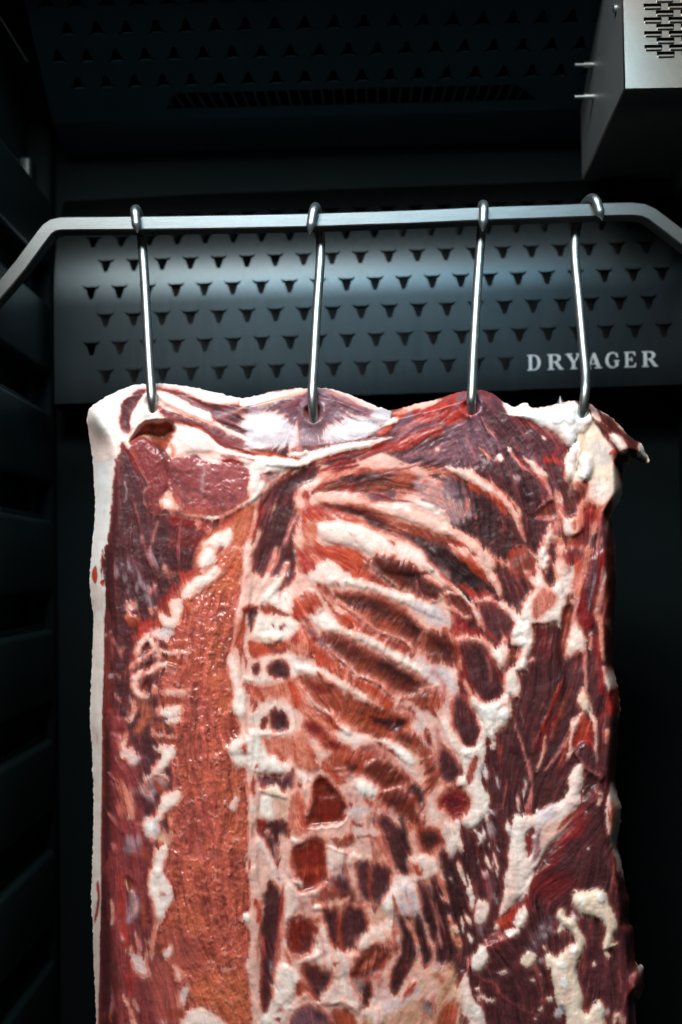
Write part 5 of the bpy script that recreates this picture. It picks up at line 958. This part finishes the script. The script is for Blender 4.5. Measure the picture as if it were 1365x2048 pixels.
Pg('MR', '595,702 640,635 655,682 640,782 610,825', s=3, h=-12, r=8); Pg('S', '650,690 702,655 690,800 635,862', s=4, lc=1.5, h=-5); Pg('FP', '690,640 800,590 820,650 760,740 700,760', s=6, lc=1, a=.9); L('O', '790,660 840,600 890,540', [10, 30, 26], s=4, lc=1); dots('FW', '645,695,12 605,800,8 665,540,12', h=3); L('R', '600,545 625,520', 26, s=3)
Pg('MM', '945,480 1020,380 1085,420 1085,562 1105,702 1145,802 1170,960 640,960 762,782 850,642', s=2.5, lc=2, part='flank_flap', wet=.6, crump=.4); Pg('MR', '930,500 1000,560 960,680 860,720 800,850 700,931 660,931 770,780 860,640', s=9, lc=4, a=.85); Pg('M', '1000,480 1080,500 1080,700 1140,931 900,931 960,700', s=14, lc=3, a=.6)
L('FP', '1040,430 1060,440 1045,510', [26, 34, 26], h=5, s=1.8); L('RD', '1020,420 1060,450', 22, h=3); dots('FW', '950,410,7 965,545,6 850,540,7 985,770,8', h=1)
L('DK', '1085,420 1085,560 1110,720 1140,800', [26, 20, 20, 26], s=3, dent=3)
Pg('FC', '1120,385 1140,365 1162,450 1195,500 1185,602 1160,745 1130,755 1100,652 1088,542', s=2.5, h=8, r=10, part='fat_seam'); Pg('OL', '1108,500 1150,470 1155,602 1125,690', s=6, lc=1.5); L('FW', '1135,390 1150,460', 30, s=5); L('R', '1105,520 1115,640', 14, s=3); Pg('FC', '1140,760 1190,830 1205,960 1160,960 1140,840', s=3, h=6); L('R', '1140,780 1160,930', 14, s=3, lc=1)
K(15)
Pg('MD', '-20,-20 60,-20 100,200 110,420 60,600 0,520 -20,300', s=4, lc=3); L('OL', '60,20 160,100', [60, 110], s=7, lc=3); Pg('BD', '215,150 280,90 380,110 420,180 480,220 400,270 300,340 240,280', s=5, lc=2, halo='O', hw=9, h=-3); L('DK', '280,190 350,210', 90, s=12, a=.7)
Pg('F', '440,110 480,20 560,60 600,0 640,60 640,180 690,320 640,330 600,280 590,340 550,400 500,340 480,240', s=2, h=7, r=12, lc=1, part='fat_lump'); L('T', '540,60 580,160', 16, s=3); L('FP', '600,200 640,290', 20, s=4); L('DK', '590,30 600,110', 14, s=3, a=.7)
Pg('F', '100,430 180,380 320,400 400,480 460,620 470,700 430,680 380,580 300,600 240,640 160,640 110,560', s=4, lc=2, h=5, r=14, part='fat_lump'); Pg('O', '130,490 200,450 270,520 240,580 180,590', s=6, lc=2); dots('FY', '210,515,16', h=3); L('FP', '430,600 465,700 520,900', [50, 34, 14], lc=1, h=3, s=2.5)
L('PK', '200,600 260,720 340,900 390,1060 400,1180 440,1365', [50, 30, 22, 22, 26, 40], lc=1, h=3, s=2.5)
Pg('SW', '-20,700 120,700 200,820 280,960 300,1040 240,1040 160,960 60,1040 -20,1000', s=9, lc=2.5, h=3); L('T', '100,1060 160,1220 220,1365', [90, 60, 90], s=7, lc=4, a=.8); L('T', '240,1060 290,1160', 34, s=5, lc=2)
Pg('DK', '10,1060 80,1060 110,1150 120,1400 40,1400', s=5, lc=4); Pg('DK', '170,980 230,1050 280,1180 280,1340 200,1200', s=4, lc=3); Pg('MD', '200,680 260,720 360,980 380,1200 300,1160 230,900', s=4, lc=3)
for q, ww in (('600,460 650,560 690,690', [50, 44, 34]), ('700,560 740,660 750,780 770,940', [16, 30, 44, 40]), ('700,720 730,800', [50, 50]), ('780,110 850,180 825,270', [20, 30, 20]), ('870,130 890,200', [40, 30]), ('920,400 930,460 960,500 985,440', [30, 24, 24, 22]), ('880,560 900,610 915,540', [18, 26, 16]), ('990,380 1020,500 1030,600', [10, 20, 26]), ('1110,60 1140,130', [34, 40]), ('1030,320 1050,325', [18, 18]), ('930,250 935,280', [16, 16]), ('1000,780 1020,880', [20, 14]), ('520,1010 530,1070', [40, 30]), ('560,1120 610,1180', [50, 60]), ('650,1020 660,1200', [30, 44]), ('700,1030 750,1090', [50, 60]), ('720,1190 770,1290', [40, 50]), ('780,830 800,830', [30, 30]), ('520,620 545,630', [14, 14]), ('440,820 480,860', [14, 16])): L('F', q, ww, s=1.8, lc=1, h=4, rag=3)
L('T', '540,1060 560,1220 640,1330', [40, 50, 60], s=3, lc=1.5, h=3); L('T', '640,520 670,580', 26, s=3); L('OL', '740,920 770,980', 24, s=3)
Pg('FC', '820,860 860,840 930,900 930,990 860,1100 790,1070 800,960', s=2.5, h=6, r=10, part='fat_lump', rag=4); L('S', '840,1050 860,1200', 40, s=7, lc=2, a=.5); L('MP', '940,600 980,760 1000,900', 60, s=12, lc=4, a=.5); L('MR', '790,200 850,420 870,700', 24, s=5, lc=3, a=.6)
# ------------------------------------------------------------------ bottom right flap
K(0); Pg('M', '1165,1605 1189,1572 1210,1585 1210,1631 1216,1676 1228,1708 1237,1760 1247,1845 1260,1940 1265,2300 905,2300 915,1980 934,1941 953,1909 982,1887 1015,1877 1050,1825 1050,1787 1066,1753 1106,1702 1134,1657', a=0., h=11, r=18, s=2.5)
K(12)
Pg('M', '645,-10 1180,-10 1200,300 1240,600 1250,1500 140,1500 170,720 230,600 290,500 380,430 480,400 590,240 590,120', s=2.5, lc=2, part='flank_flap', wet=.6, crump=.35)
Pg('MM', '760,300 980,260 1200,500 1220,931 960,931 900,700', s=16, lc=3, a=.6); Pg('MR', '640,0 860,0 900,80 760,160 640,130', s=16, lc=4, a=.6)
L('MR', '650,0 600,120 600,220 500,390 400,430 300,490 230,600 170,720 130,940', 26, lc=1, h=4); 
Pg('FC', '480,-20 645,-20 592,90 522,182 440,265 460,122', s=2.5, lc=1, part='fat_seam'); L('FP', '520,0 500,120 460,230', 40, s=7, lc=2, a=.7); L('F', '600,90 560,160', 30, s=3, h=3)
Pg('R', '465,240 560,178 595,190 545,302 465,345 395,345', s=3, lc=1, h=4); L('O', '430,320 490,270', 40, s=5); Pg('F', '538,250 590,195 605,285 560,335 518,312', s=2, h=7, r=7); Pg('FW', '470,350 550,338 545,372 478,392', s=1.6, h=6, r=5); L('FC', '400,340 430,330', 34, h=4)
Pg('RM', '330,445 400,370 475,380 475,412 400,475', s=2.5, h=5); L('PK', '400,400 460,400 440,420', 14, h=3); L('PK', '340,420 390,460', 14, h=3); Pg('F', '270,510 325,448 362,520 312,605 258,582', s=2, h=8, r=8, part='fat_lump'); L('PK', '230,530 250,590', 26, h=3)
Pg('FC', '165,730 230,625 262,760 322,852 345,980 250,1000 200,852 168,802', s=2.5, h=7, r=12, part='fat_lump'); L('F', '240,800 300,860 320,931', 50, s=4, h=3); L('MM', '200,880 240,931', 40, s=4); L('T', '190,700 190,900', 34, s=5, a=.7)
L('OL', '60,880 120,800 140,931', 70, s=7, lc=3, a=.8)
Pg('FY', '882,150 920,108 980,116 1040,98 1092,130 1112,190 1152,260 1168,330 1142,382 1132,452 1092,475 1070,460 1092,372 1082,312 1010,272 940,252 898,202', s=1.6, h=17, r=14, rag=2.5, part='fat_lump', wet=.35); L('FY', '1090,460 1100,500 1118,522', 18, h=5); L('FY', '1115,470 1160,430', 24, h=6); L('FY', '890,105 920,110', 14, h=4); L('T', '960,150 980,200 1040,220', 14, s=4, a=.5, dent=2); L('T', '1090,200 1120,280 1120,360', 18, s=5, a=.5, dent=1); dots('FW', '1060,150,30 950,170,26', h=3)
Pg('FY', '778,262 820,220 850,268 905,270 915,322 965,402 958,462 922,552 902,602 922,662 955,762 942,832 980,872 1022,795 1062,802 1092,862 1082,902 1090,1040 880,1040 840,862 790,802 768,702 758,612 780,520 862,460 902,430 882,372 830,322', s=1.6, h=17, r=16, rag=2.5, part='fat_lump', wet=.35); L('FP', '800,620 850,700 860,800', 60, s=9, a=.6); L('T', '860,480 880,560 850,620', 14, s=4, a=.6, dent=2); L('T', '870,340 920,420', 14, s=4, a=.5); dots('FW', '820,570,26 900,480,22 830,680,30 1040,830,26', h=3)
L('FY', '790,240 820,225 845,245', 14, h=4); L('FG', '880,230 900,270 930,275', 16, h=3); Pg('FG', '775,860 820,798 845,850 785,895', s=2, h=5); L('FG', '900,560 905,630', 20, h=3); dots('FG', '1100,850,16', h=3)
Pg('FY', '558,540 610,485 662,500 652,552 610,585', s=2, h=8, r=8, part='fat_lump'); Pg('FY', '718,520 760,498 775,560 730,585', s=2, h=8, r=8); Pg('FY', '792,352 820,312 832,345 802,372', s=1.6, h=6, r=6)
dots('FC', '1020,565,14 640,660,13 690,845,13 690,635,6 745,775,18 715,465,13 300,720,14 655,905,8 1165,885,16', h=5); dots('S', '715,385,18 745,340,16 690,540,18 700,330,16 680,400,10 650,440,10 775,365,10', h=3); L('S', '760,270 690,360 640,460 600,520', 60, s=12, a=.25); L('RM', '690,800 720,790', 30, h=3)
L('FC', '415,612 450,612 485,600', [6, 20, 10], h=4); L('FC', '290,765 340,775 405,785', [16, 26, 14], h=4)
L('RM', '280,620 340,665 400,690 430,740 540,825 690,895', [16, 12, 10, 12, 9, 6], h=4, s=1.5); L('RM', '480,420 560,520', 8, h=2, a=.7)
L('BD', '1170,60 1240,150 1230,300', [30, 30, 24], h=5, lc=1); L('RM', '1190,340 1265,340', 34, h=5, lc=1); L('RM', '1260,400 1270,560', 34, s=4, h=4); Pg('PK', '1235,650 1290,600 1335,682 1312,795 1262,732', s=3, h=10, r=10, part='meat_tag'); L('RM', '1250,640 1300,720', 26, s=5, a=.8); Pg('FG', '1288,560 1328,570 1315,640', s=2, h=4); L('MR', '1240,680 1260,760', 20, s=3); L('FG', '1262,800 1278,931 1280,1200', [14, 20, 20], s=2, h=3)
L('FP', '1140,931 1170,880 1200,931', 40, s=6, lc=1, a=.7)
K(11)
L('M', '140,60 160,250 130,450 120,650 110,820 115,980', [110, 140, 110, 90, 90, 50], s=3, lc=1.5, h=-5, part='spine_groove'); L('R', '225,80 215,300 190,520 165,760', [20, 20, 18, 14], s=4, lc=1); L('R', '90,430 75,650 80,900', 14, s=4, lc=1, a=.8); L('S', '150,600 145,690', 20, s=3, a=.8); dots('S', '195,15,30 90,150,16', h=1)
L('FC', '260,60 290,200 240,330 235,470 280,620', [70, 80, 40, 30, 50], s=4, lc=1, h=5); L('FW', '300,50 350,70', 50, h=6, s=2); Pg('OL', '230,500 265,520 290,620 250,600', s=5); Pg('F', '190,640 280,640 340,720 320,800 270,900 220,1040 60,1040 140,900 170,760', s=4, lc=1, h=5, r=14); dots('PK', '210,930,26 215,755,14 190,990,22', h=1); L('F', '270,920 360,905', 50, h=4)
L('F', '330,610 400,580 480,540', [20, 50, 60], s=3, lc=1, h=5); Pg('FC', '450,480 620,530 740,560 705,682 600,702 500,642 420,622', s=6, lc=2.5, h=3); L('BO', '560,640 630,580', 18, s=4, lc=2); L('O', '440,590 460,640', 24, s=5)
Pg('M', '370,650 460,652 545,712 520,792 480,868 430,792 390,702', s=4, lc=2, halo='BO', h=-3); Pg('FC', '560,740 640,755 740,832 765,922 720,955 560,882 480,872 520,802', s=6, lc=2, h=3); Pg('BO', '300,765 370,745 412,812 340,855', s=5, lc=2); L('FP', '300,890 390,830 440,880 540,892 640,880 745,952', 26, h=4, lc=1)
Pg('MP', '280,980 400,890 480,932 560,985 620,1200 280,1200', s=5, lc=2); L('MD', '440,930 520,1000', 50, s=7, a=.7); Pg('BO', '540,950 640,920 720,972 745,1200 570,1200', s=5, lc=3); L('PK', '530,960 580,1020', 24, s=4)
Pg('F', '740,450 840,382 1000,392 1040,422 1000,522 940,562 880,502 760,522', s=7, lc=2, h=4); Pg('B', '690,690 760,560 860,502 955,502 940,572 880,662 820,712 760,692', s=4, lc=3, halo='O', hw=5); L('OL', '760,650 860,560 930,520', 22, s=5, lc=3, a=.7); L('MR', '860,640 910,560', 50, s=8, a=.7)
Pg('GR', '680,740 760,720 780,800 720,840', s=8, lc=2, a=.8); L('SW', '860,680 900,760 880,880', 90, s=9, lc=4); Pg('MD', '780,770 820,750 835,882 780,925', s=3, lc=2); Pg('MD', '1000,310 1065,310 1105,392 1135,502 1125,622 1050,772 980,842 955,702 1000,602 1045,522 1050,422', s=4, lc=3); dots('FW', '965,345,20 835,870,20', h=3)
Pg('MD', '1130,310 1175,330 1215,432 1245,562 1190,622 1160,502 1120,402', s=3, lc=3); L('FP', '1055,310 1130,432 1160,562 1180,650', 20, lc=1.5, h=3)
Pg('T', '1040,830 1130,742 1250,662 1400,682 1400,1500 700,1500 760,962 900,902', s=7, lc=3, crump=.6, h=3); L('SW', '900,930 1060,860 1160,780', 70, s=9, lc=3); L('FP', '1180,700 1250,780 1200,900', 70, s=8, lc=3); L('GR', '1180,860 1240,960', 80, s=9, lc=3, a=.8); L('BD', '1220,860 1250,900', 30, s=5, a=.7); L('FC', '780,960 880,960 860,1024', 80, s=6, lc=2, h=4); L('R', '1050,835 1130,745', [24, 34], s=2.5, h=2); Pg('BO', '1280,980 1370,880 1400,900 1400,1200 1250,1200', s=7, lc=3); L('BO', '1240,690 1320,720', 30, s=5, lc=3, a=.7); L('SW', '1240,620 1330,640', 50, s=7, lc=3)
K(0)
L('F', '190,1180 193,1300 191,1420 192,1500 193,1600 192,1700 192,1800 192,1860', [34, 30, 26, 24, 20, 19, 20, 16], s=1.5, rag=1, taper=False, wet=.35); L('FC', '191,1850 193,1920 193,2000 193,2080 196,2230', [16, 14, 8, 6, 6], s=1.5, rag=1, taper=False)
K(10); L('R', '122,50 126,200 103,335', [14, 22, 16], s=2.5, lc=.6); K(4)
Pg('O', '80,170 108,108 118,180 105,235', s=2, h=-8, rag=1); Pg('O', '138,220 165,205 158,255', s=2, h=-6, rag=1); L('FP', '115,1250 120,1330', 14, s=2, a=.8)
# ------------------------------------------------------------------ finish the tissue map
def smear(a, steps):
    """soften tissue borders along the fibres"""
    acc = a.copy(); n = 1
    for sgn in (-1, 1):
        jx = np.broadcast_to(np.arange(NW, dtype=float), X.shape).copy(); jy = np.broadcast_to(np.arange(NH, dtype=float)[:, None], X.shape).copy()
        for k in range(steps):
            ix = np.clip(jx, 0, NW-1).astype(np.int32); iy = np.clip(jy, 0, NH-1).astype(np.int32)
            jx += sgn*DX[iy, ix]; jy += sgn*DY[iy, ix]
            acc += a[np.clip(jy, 0, NH-1).astype(np.int32), np.clip(jx, 0, NW-1).astype(np.int32)]; n += 1
    return acc/n
def sample(a, ox, oy):
    """bilinear lookup of a map at an offset given in photograph pixels"""
    jx = np.clip(np.arange(NW)[None, :]+ox/GS, 0, NW-1.001); jy = np.clip(np.arange(NH)[:, None]+oy/GS, 0, NH-1.001)
    x0 = jx.astype(np.int32); y0 = jy.astype(np.int32); fx = (jx-x0)[..., None]; fy = (jy-y0)[..., None]
    return (a[y0, x0]*(1-fx)+a[y0, x0+1]*fx)*(1-fy)+(a[y0+1, x0]*(1-fx)+a[y0+1, x0+1]*fx)*fy
inner = ss(214, 236, X)*ss(798, 830, Y)*(.40+.60*ss(930, 1000, Y))
ribz = np.exp(-((X-760)/150.)**4)*ss(940, 1020, Y)*ss(2040, 1900, Y)
eye = np.exp(-((X-405)/125.)**4-((Y-955)/80.)**4)
fr = inner*(1.9*LIC1+1.9*LIC2+.8*LIC3)*(.65+.15*ribz)*(1-eye)
W3X, W3Y = fbm(7, 141, 3, .6), fbm(7, 151, 3, .6)
COL[:] = sample(COL, DX*fr+2.6*W3X*(.35+inner), DY*fr+2.6*W3Y*(.35+inner))
fw = (inner*np.clip(.40+.25*LIC2+.3*LOW2, .0, .9))[..., None]
COL[:] = COL*(1-fw)+smear(COL, 5)*fw
LUM = COL @ np.array([.25, .6, .15]); FAT = ss(.20, .42, LUM); MUS = 1-FAT
# thin fat over muscle turns warm, and flesh is never one even red
MOT = fbm(30, 161, 4, .6); MOT2 = fbm(13, 171, 3, .6)
bl = (ss(.12, .75, MOT+.35*LIC3*.5)*FAT*inner*.42)[..., None]; COL[:] = COL*(1-bl)+PAL['FP']*bl
bl = (ss(.30, .9, MOT2+.3*LIC2*.6)*FAT*inner*.34)[..., None]; COL[:] = COL*(1-bl)+PAL['O']*bl
bl = (ss(.05, .8, -MOT+.3*LIC2)*FAT*inner*.28)[..., None]; COL[:] = COL*(1-bl)+PAL['FW']*bl
bl = (ss(.10, .8, MOT2+.35*LIC2)*MUS*.22)[..., None]; COL[:] = COL*(1-bl)+PAL['RD']*bl
bl = (ss(.10, .8, -MOT2+.35*LIC3)*MUS*.45)[..., None]; COL[:] = COL*(1-bl)+PAL['MD']*bl
low = np.exp(-((X-740)/150.)**4-((Y-1850)/230.)**4)
bl = (low*ss(.0, .7, MOT2+.35*LIC2)*FAT*.30)[..., None]; COL[:] = COL*(1-bl)+PAL['F']*bl
bl = (low*ss(.75, 1.7, LIC3+.4*LIC2-.2)*FAT*.75)[..., None]; COL[:] = COL*(1-bl)+PAL['MM']*bl
bl = (low*ss(.2, .8, LOW2-.2*LIC2)*FAT*.50)[..., None]; COL[:] = COL*(1-bl)+PAL['BO']*bl
bl = (low*ss(-.25, .45, MOT2+.3*LIC2)*FAT*.50)[..., None]; COL[:] = COL*(1-bl)+PAL['OL']*bl
bl = (low*ss(.35, .9, LOW+.3*LIC2)*FAT*.45)[..., None]; COL[:] = COL*(1-bl)+PAL['RM']*bl
cs_ = (inner*(.38+.28*np.exp(-((X-740)/190.)**4)*ss(900, 1000, Y)))[..., None]
COL[:] = COL*(1-cs_)+np.stack([blur(COL[..., k], 2.2/GS) for k in range(3)], -1)*cs_
LUM = COL @ np.array([.25, .6, .15]); FAT = ss(.20, .42, LUM); MUS = 1-FAT
near = (.6*blur(MUS, 4.0/GS)+.7*blur(MUS, 10.0/GS))*FAT*np.clip(.8+.9*LOW2+.22*LIC2, 0, 1.4)
RX = ss(860, 940, X)
near *= 1-.75*ss(236, 214, X); near *= (1-.55*ss(960, 900, Y))*(1-.75*ss(880, 950, X)*ss(1420, 1540, Y))
w1 = (ss(.03, .30, near)*.50)[..., None]; COL[:] = COL*(1-w1)+PAL['FO']*w1
w1 = (ss(.22, .55, near)*.66)[..., None]; COL[:] = COL*(1-w1)+PAL['O']*w1
nf = blur(FAT, 4.5/GS)*MUS*np.clip(.8+.8*LOW2, 0, 1.3); red = np.clip(nf*1.5, 0, .70)[..., None]*(.35+.65*inner[..., None]); COL[:] = COL*(1-red)+PAL['RG']*red
COL *= (1+MUS*(1-.7*eye)*((.13+.05*RX)*LIC1+(.08+.07*RX)*LIC2+(.04+.06*RX)*LIC3+.10*FINE)+FAT*(.035*LIC1+.03*LIC2+.05*LOW2))[..., None]
vein = ss(1.35, 2.4, LIC2+.35*FINE)*MUS*.20*(1-eye)
COL[:] = COL*(1-vein[..., None])+PAL['PK']*vein[..., None]
loin = ss(.75, 1., CRUMP)*ss(1130, 1200, Y)*ss(520, 490, X)
COL *= (1+loin*(.30*LOW+.22*MOT+.16*MOT2+.05*LIC2))[..., None]
bl = (loin*ss(.35, .9, -LOW+.6*MOT2)*.45)[..., None]; COL[:] = COL*(1-bl)+PAL['LP']*bl
bl = (loin*ss(.0, .7, LOW+.5*MOT2)*.38)[..., None]; COL[:] = COL*(1-bl)+PAL['LB']*bl
WR2 = 1-np.abs(fbm(15, 181, 2, .45, 1., .75)+.16*LIC2)*2.0
bl = (loin*ss(.72, .98, WR2)*ss(-.05, .45, MOT)*.34)[..., None]; COL[:] = COL*(1-bl)+PAL['FP']*bl
bl = (loin*ss(.25, .8, MOT2-.4*LOW)*.40)[..., None]; COL[:] = COL*(1-bl)+PAL['PK']*bl
LUM = (COL @ np.array([.25, .6, .15]))[..., None]; COL[:] = np.clip(np.clip(LUM+(COL-LUM)*1.12, .002, 1)*(LUM/.30)**.05*1.02, .003, .88)
HT = blur(HT, 1.4)*.48+blur(HT, 4.5)*.30
HT += MUS*(1-.7*eye)*(.12*LIC1+.26*LIC2+.12*LIC3)+FAT*inner*(.03*LIC1+.12*LIC2+(.7+.7*RX)*LOW2+(.3+.5*RX)*MOT2)
WR = sample(RIDGE[..., None], 9*WX, 9*WY)[..., 0]; 
HT += CRUMP*(WR*1.3+WR2*1.5*ss(-.05, .45, MOT)+FINE*.25)*(.55+.45*MUS)
HT += loin*(WR*.3+WR2*.7*ss(-.1, .4, MOT)+.5*LIC2*ss(-.2, .3, -MOT)+.5*LIC3)
HT += 9*np.exp(-((X-420)/75.)**2)*ss(1150, 1350, Y)-7*np.exp(-((X-555)/35.)**2)*ss(900, 1100, Y)+8*np.exp(-((X-700)/120.)**2-((Y-1300)/260.)**2)+LOW*3
for hx, hy in ((305, 806), (627, 826), (943, 812), (1166, 822)):        # flesh gives way where a hook goes in
    dd = np.hypot((X-hx)*1.0, Y-hy); HT -= 16*np.exp(-(dd/13.)**2); HT -= 9*np.exp(-((X-hx)/14.)**2)*ss(hy+4, hy-14, Y)
    HT += 4*np.exp(-((dd-20)/8.)**2)
sil = catmull(SIL, 3, True)
xs = X+2.2*WX2+1.5*WX; ys = Y+2.2*WY2+1.5*WY
dS, inS, _ = seg_field(sil, True, xs, ys)
SD_ = np.where(inS, dS, -dS)
HT = blur(HT, .6)
gyy, gxx = np.gradient(SD_, GS); gn = np.sqrt(gxx**2+gyy**2)+1e-6
outside = SD_ < 0
PX = np.where(outside, X-SD_*gxx/gn, X); PY = np.where(outside, Y-SD_*gyy/gn, Y)
Rr = 22+26*ss(420, 230, X)*ss(800, 900, Y)
SDB = np.minimum(blur(SD_, 4.5), SD_+3); tt = np.clip(SDB/Rr, 0, 1); TH = .046; LW = ss(420, 230, X)*ss(820, 900, Y)
MM = .0005
DEP = -.020-HT*MM*np.clip(SDB/(14.+22*LW), .0, 1)+TH*(1-tt)**(2.3-.9*LW)
DEP += .045*ss(1190, 1330, X)*ss(960, 900, Y)*0
# unproject every sample to its own depth
cm = np.array(CM)
dx_, dy_ = (PX-682.5)/FPX, -(PY-1024.)/FPX
dw = [cm[i, 0]*dx_+cm[i, 1]*dy_-cm[i, 2] for i in range(3)]
tq = (DEP-CAM.y)/dw[1]
WP = np.stack([CAM.x+dw[0]*tq, DEP, CAM.z+dw[2]*tq], -1)
ey_, ex_ = np.gradient(WP, axis=0), np.gradient(WP, axis=1)
NRM = np.cross(ex_, -ey_); NRM /= np.linalg.norm(NRM, axis=-1, keepdims=True)+1e-12
NRM = np.where((NRM[..., 1] > 0)[..., None], -NRM, NRM)
keep = SD_ > -GS*1.5
fk = keep[:-1, :-1] & keep[1:, :-1] & keep[:-1, 1:] & keep[1:, 1:] & ((SD_[:-1, :-1] > 0) | (SD_[1:, 1:] > 0) | (SD_[1:, :-1] > 0) | (SD_[:-1, 1:] > 0))
# tissue material
m_meat, nt, bs_ = mat('raw meat tissue')
at = node(nt, 'ShaderNodeVertexColor', layer_name='tissue'); aw = node(nt, 'ShaderNodeAttribute', attribute_name='wet')
oc = coords(nt, (1, 1, 1)); n1 = noise(nt, oc, 520, 3, .6); n2 = noise(nt, oc, 1500, 2, .6)
hs = node(nt, 'ShaderNodeMixRGB', blend_type='MULTIPLY'); hs.inputs[0].default_value = .4
nt.links.new(at.outputs['Color'], hs.inputs[1]); nt.links.new(ramp(nt, n1, [(.25, .80), (.6, 1.0)]), hs.inputs[2]); nt.links.new(hs.outputs[0], bs_.inputs['Base Color'])
rg = node(nt, 'ShaderNodeMapRange'); rg.inputs['From Min'].default_value = 0; rg.inputs['From Max'].default_value = 1; rg.inputs['To Min'].default_value = .58; rg.inputs['To Max'].default_value = .30
nt.links.new(aw.outputs['Fac'], rg.inputs[0])
ra = node(nt, 'ShaderNodeMath', operation='MULTIPLY'); nt.links.new(rg.outputs[0], ra.inputs[0]); nt.links.new(ramp(nt, n1, [(.3, .75), (.7, 1.25)]), ra.inputs[1]); nt.links.new(ra.outputs[0], bs_.inputs['Roughness'])
bs_.inputs['Subsurface Weight'].default_value = .30; bs_.inputs['Subsurface Radius'].default_value = (1.0, .35, .22); bs_.inputs['Subsurface Scale'].default_value = .0030
cp = node(nt, 'ShaderNodeMath', operation='POWER'); cp.inputs[1].default_value = 4.0; nt.links.new(aw.outputs['Fac'], cp.inputs[0]); cw = node(nt, 'ShaderNodeMath', operation='MULTIPLY'); cw.inputs[1].default_value = .30; nt.links.new(cp.outputs[0], cw.inputs[0]); nt.links.new(cw.outputs[0], bs_.inputs['Coat Weight']); bs_.inputs['Coat Roughness'].default_value = .16
bs_.inputs['Specular IOR Level'].default_value = .38
nm = node(nt, 'ShaderNodeMath', operation='MULTIPLY_ADD'); nm.inputs[1].default_value = .45; nt.links.new(n2, nm.inputs[0]); nt.links.new(n1, nm.inputs[2]); bump(nt, nm.outputs[0], bs_, .05, .0008)
m_rind, nt, b2 = mat('pale pork rind'); rn = noise(nt, coords(nt, (30, 30, 30)), 1, 5)
nt.links.new(ramp(nt, rn, [(.3, (.50, .36, .29)), (.7, (.62, .50, .42))]), b2.inputs['Base Color']); b2.inputs['Roughness'].default_value = .5; bump(nt, rn, b2, .3, .002)
# split the surface into its parts
mroot = empty('hanging_meat_side', pix(700, 800, 0))
tag(mroot, 'hanging side of raw pork with ribs, loin and thick white fat edge', 'meat')
FL = LAB[:-1, :-1]
cnt = np.bincount(FL[fk], minlength=len(PARTS))
remap = np.array([i if cnt[i] >= 160 else 0 for i in range(len(PARTS))]); FL = remap[FL]
IDX = np.arange(NH*NW).reshape(NH, NW)
WPf = WP.reshape(-1, 3); NRf = NRM.reshape(-1, 3); CF = COL.reshape(-1, 3); WF = WET.reshape(-1)
order = sorted({int(i) for i in np.unique(FL[fk])}, key=lambda i: -cnt[i])
for li in order:
    jj, ii = np.nonzero(fk & (FL == li))
    if len(jj) == 0: continue
    quads = np.stack([IDX[jj, ii], IDX[jj+1, ii], IDX[jj+1, ii+1], IDX[jj, ii+1]], 1)
    used, inv = np.unique(quads, return_inverse=True); inv = inv.reshape(quads.shape)
    name = PARTS[li]; me = bpy.data.meshes.new(name)
    me.vertices.add(len(used)); me.vertices.foreach_set('co', WPf[used].astype(np.float32).ravel())
    nq = len(quads); me.loops.add(nq*4); me.loops.foreach_set('vertex_index', inv.astype(np.int32).ravel())
    me.polygons.add(nq); me.polygons.foreach_set('loop_start', np.arange(0, nq*4, 4, dtype=np.int32))
    me.update(calc_edges=True)
    me.polygons.foreach_set('use_smooth', np.ones(nq, bool))
    ca = me.color_attributes.new('tissue', 'FLOAT_COLOR', 'POINT'); ca.data.foreach_set('color', np.concatenate([CF[used], np.ones((len(used), 1))], 1).astype(np.float32).ravel())
    wa = me.attributes.new('wet', 'FLOAT', 'POINT'); wa.data.foreach_set('value', WF[used].astype(np.float32))
    me.normals_split_custom_set_from_vertices(NRf[used].tolist())
    link(name, me, m_meat, mroot)
# skin side, closing the slab at the back
st = 8.0; bx = np.arange(GX0, GX1+1, st); by = np.arange(GY0, GY1+1, st); BX, BY = np.meshgrid(bx, by)
dB, iB, _ = seg_field(catmull(SIL, 2, True), True, BX, BY); sB = np.where(iB, dB, -dB)
by2, bx2 = np.gradient(sB, st); gnb = np.sqrt(by2**2+bx2**2)+1e-6
snap = sB < 2.0
QX = np.where(snap, BX-(sB-2.0)*bx2/gnb, BX); QY = np.where(snap, BY-(sB-2.0)*by2/gnb, BY)
kb = sB > -st*1.2
V = []; ids = -np.ones(BX.shape, int); F = []
for j in range(BX.shape[0]):
    for i in range(BX.shape[1]):
        if kb[j, i]:
            ids[j, i] = len(V); V.append(pix(QX[j, i], QY[j, i], TH-.023+.022*(1-math.exp(-max(0., sB[j, i]-2)/35.))))
for j in range(BX.shape[0]-1):
    for i in range(BX.shape[1]-1):
        q = (ids[j, i], ids[j, i+1], ids[j+1, i+1], ids[j+1, i])
        if min(q) >= 0 and max(sB[j, i], sB[j+1, i+1], sB[j, i+1], sB[j+1, i]) > 0: F.append(q)
mesh('rind', V, F, m_rind, mroot, True)
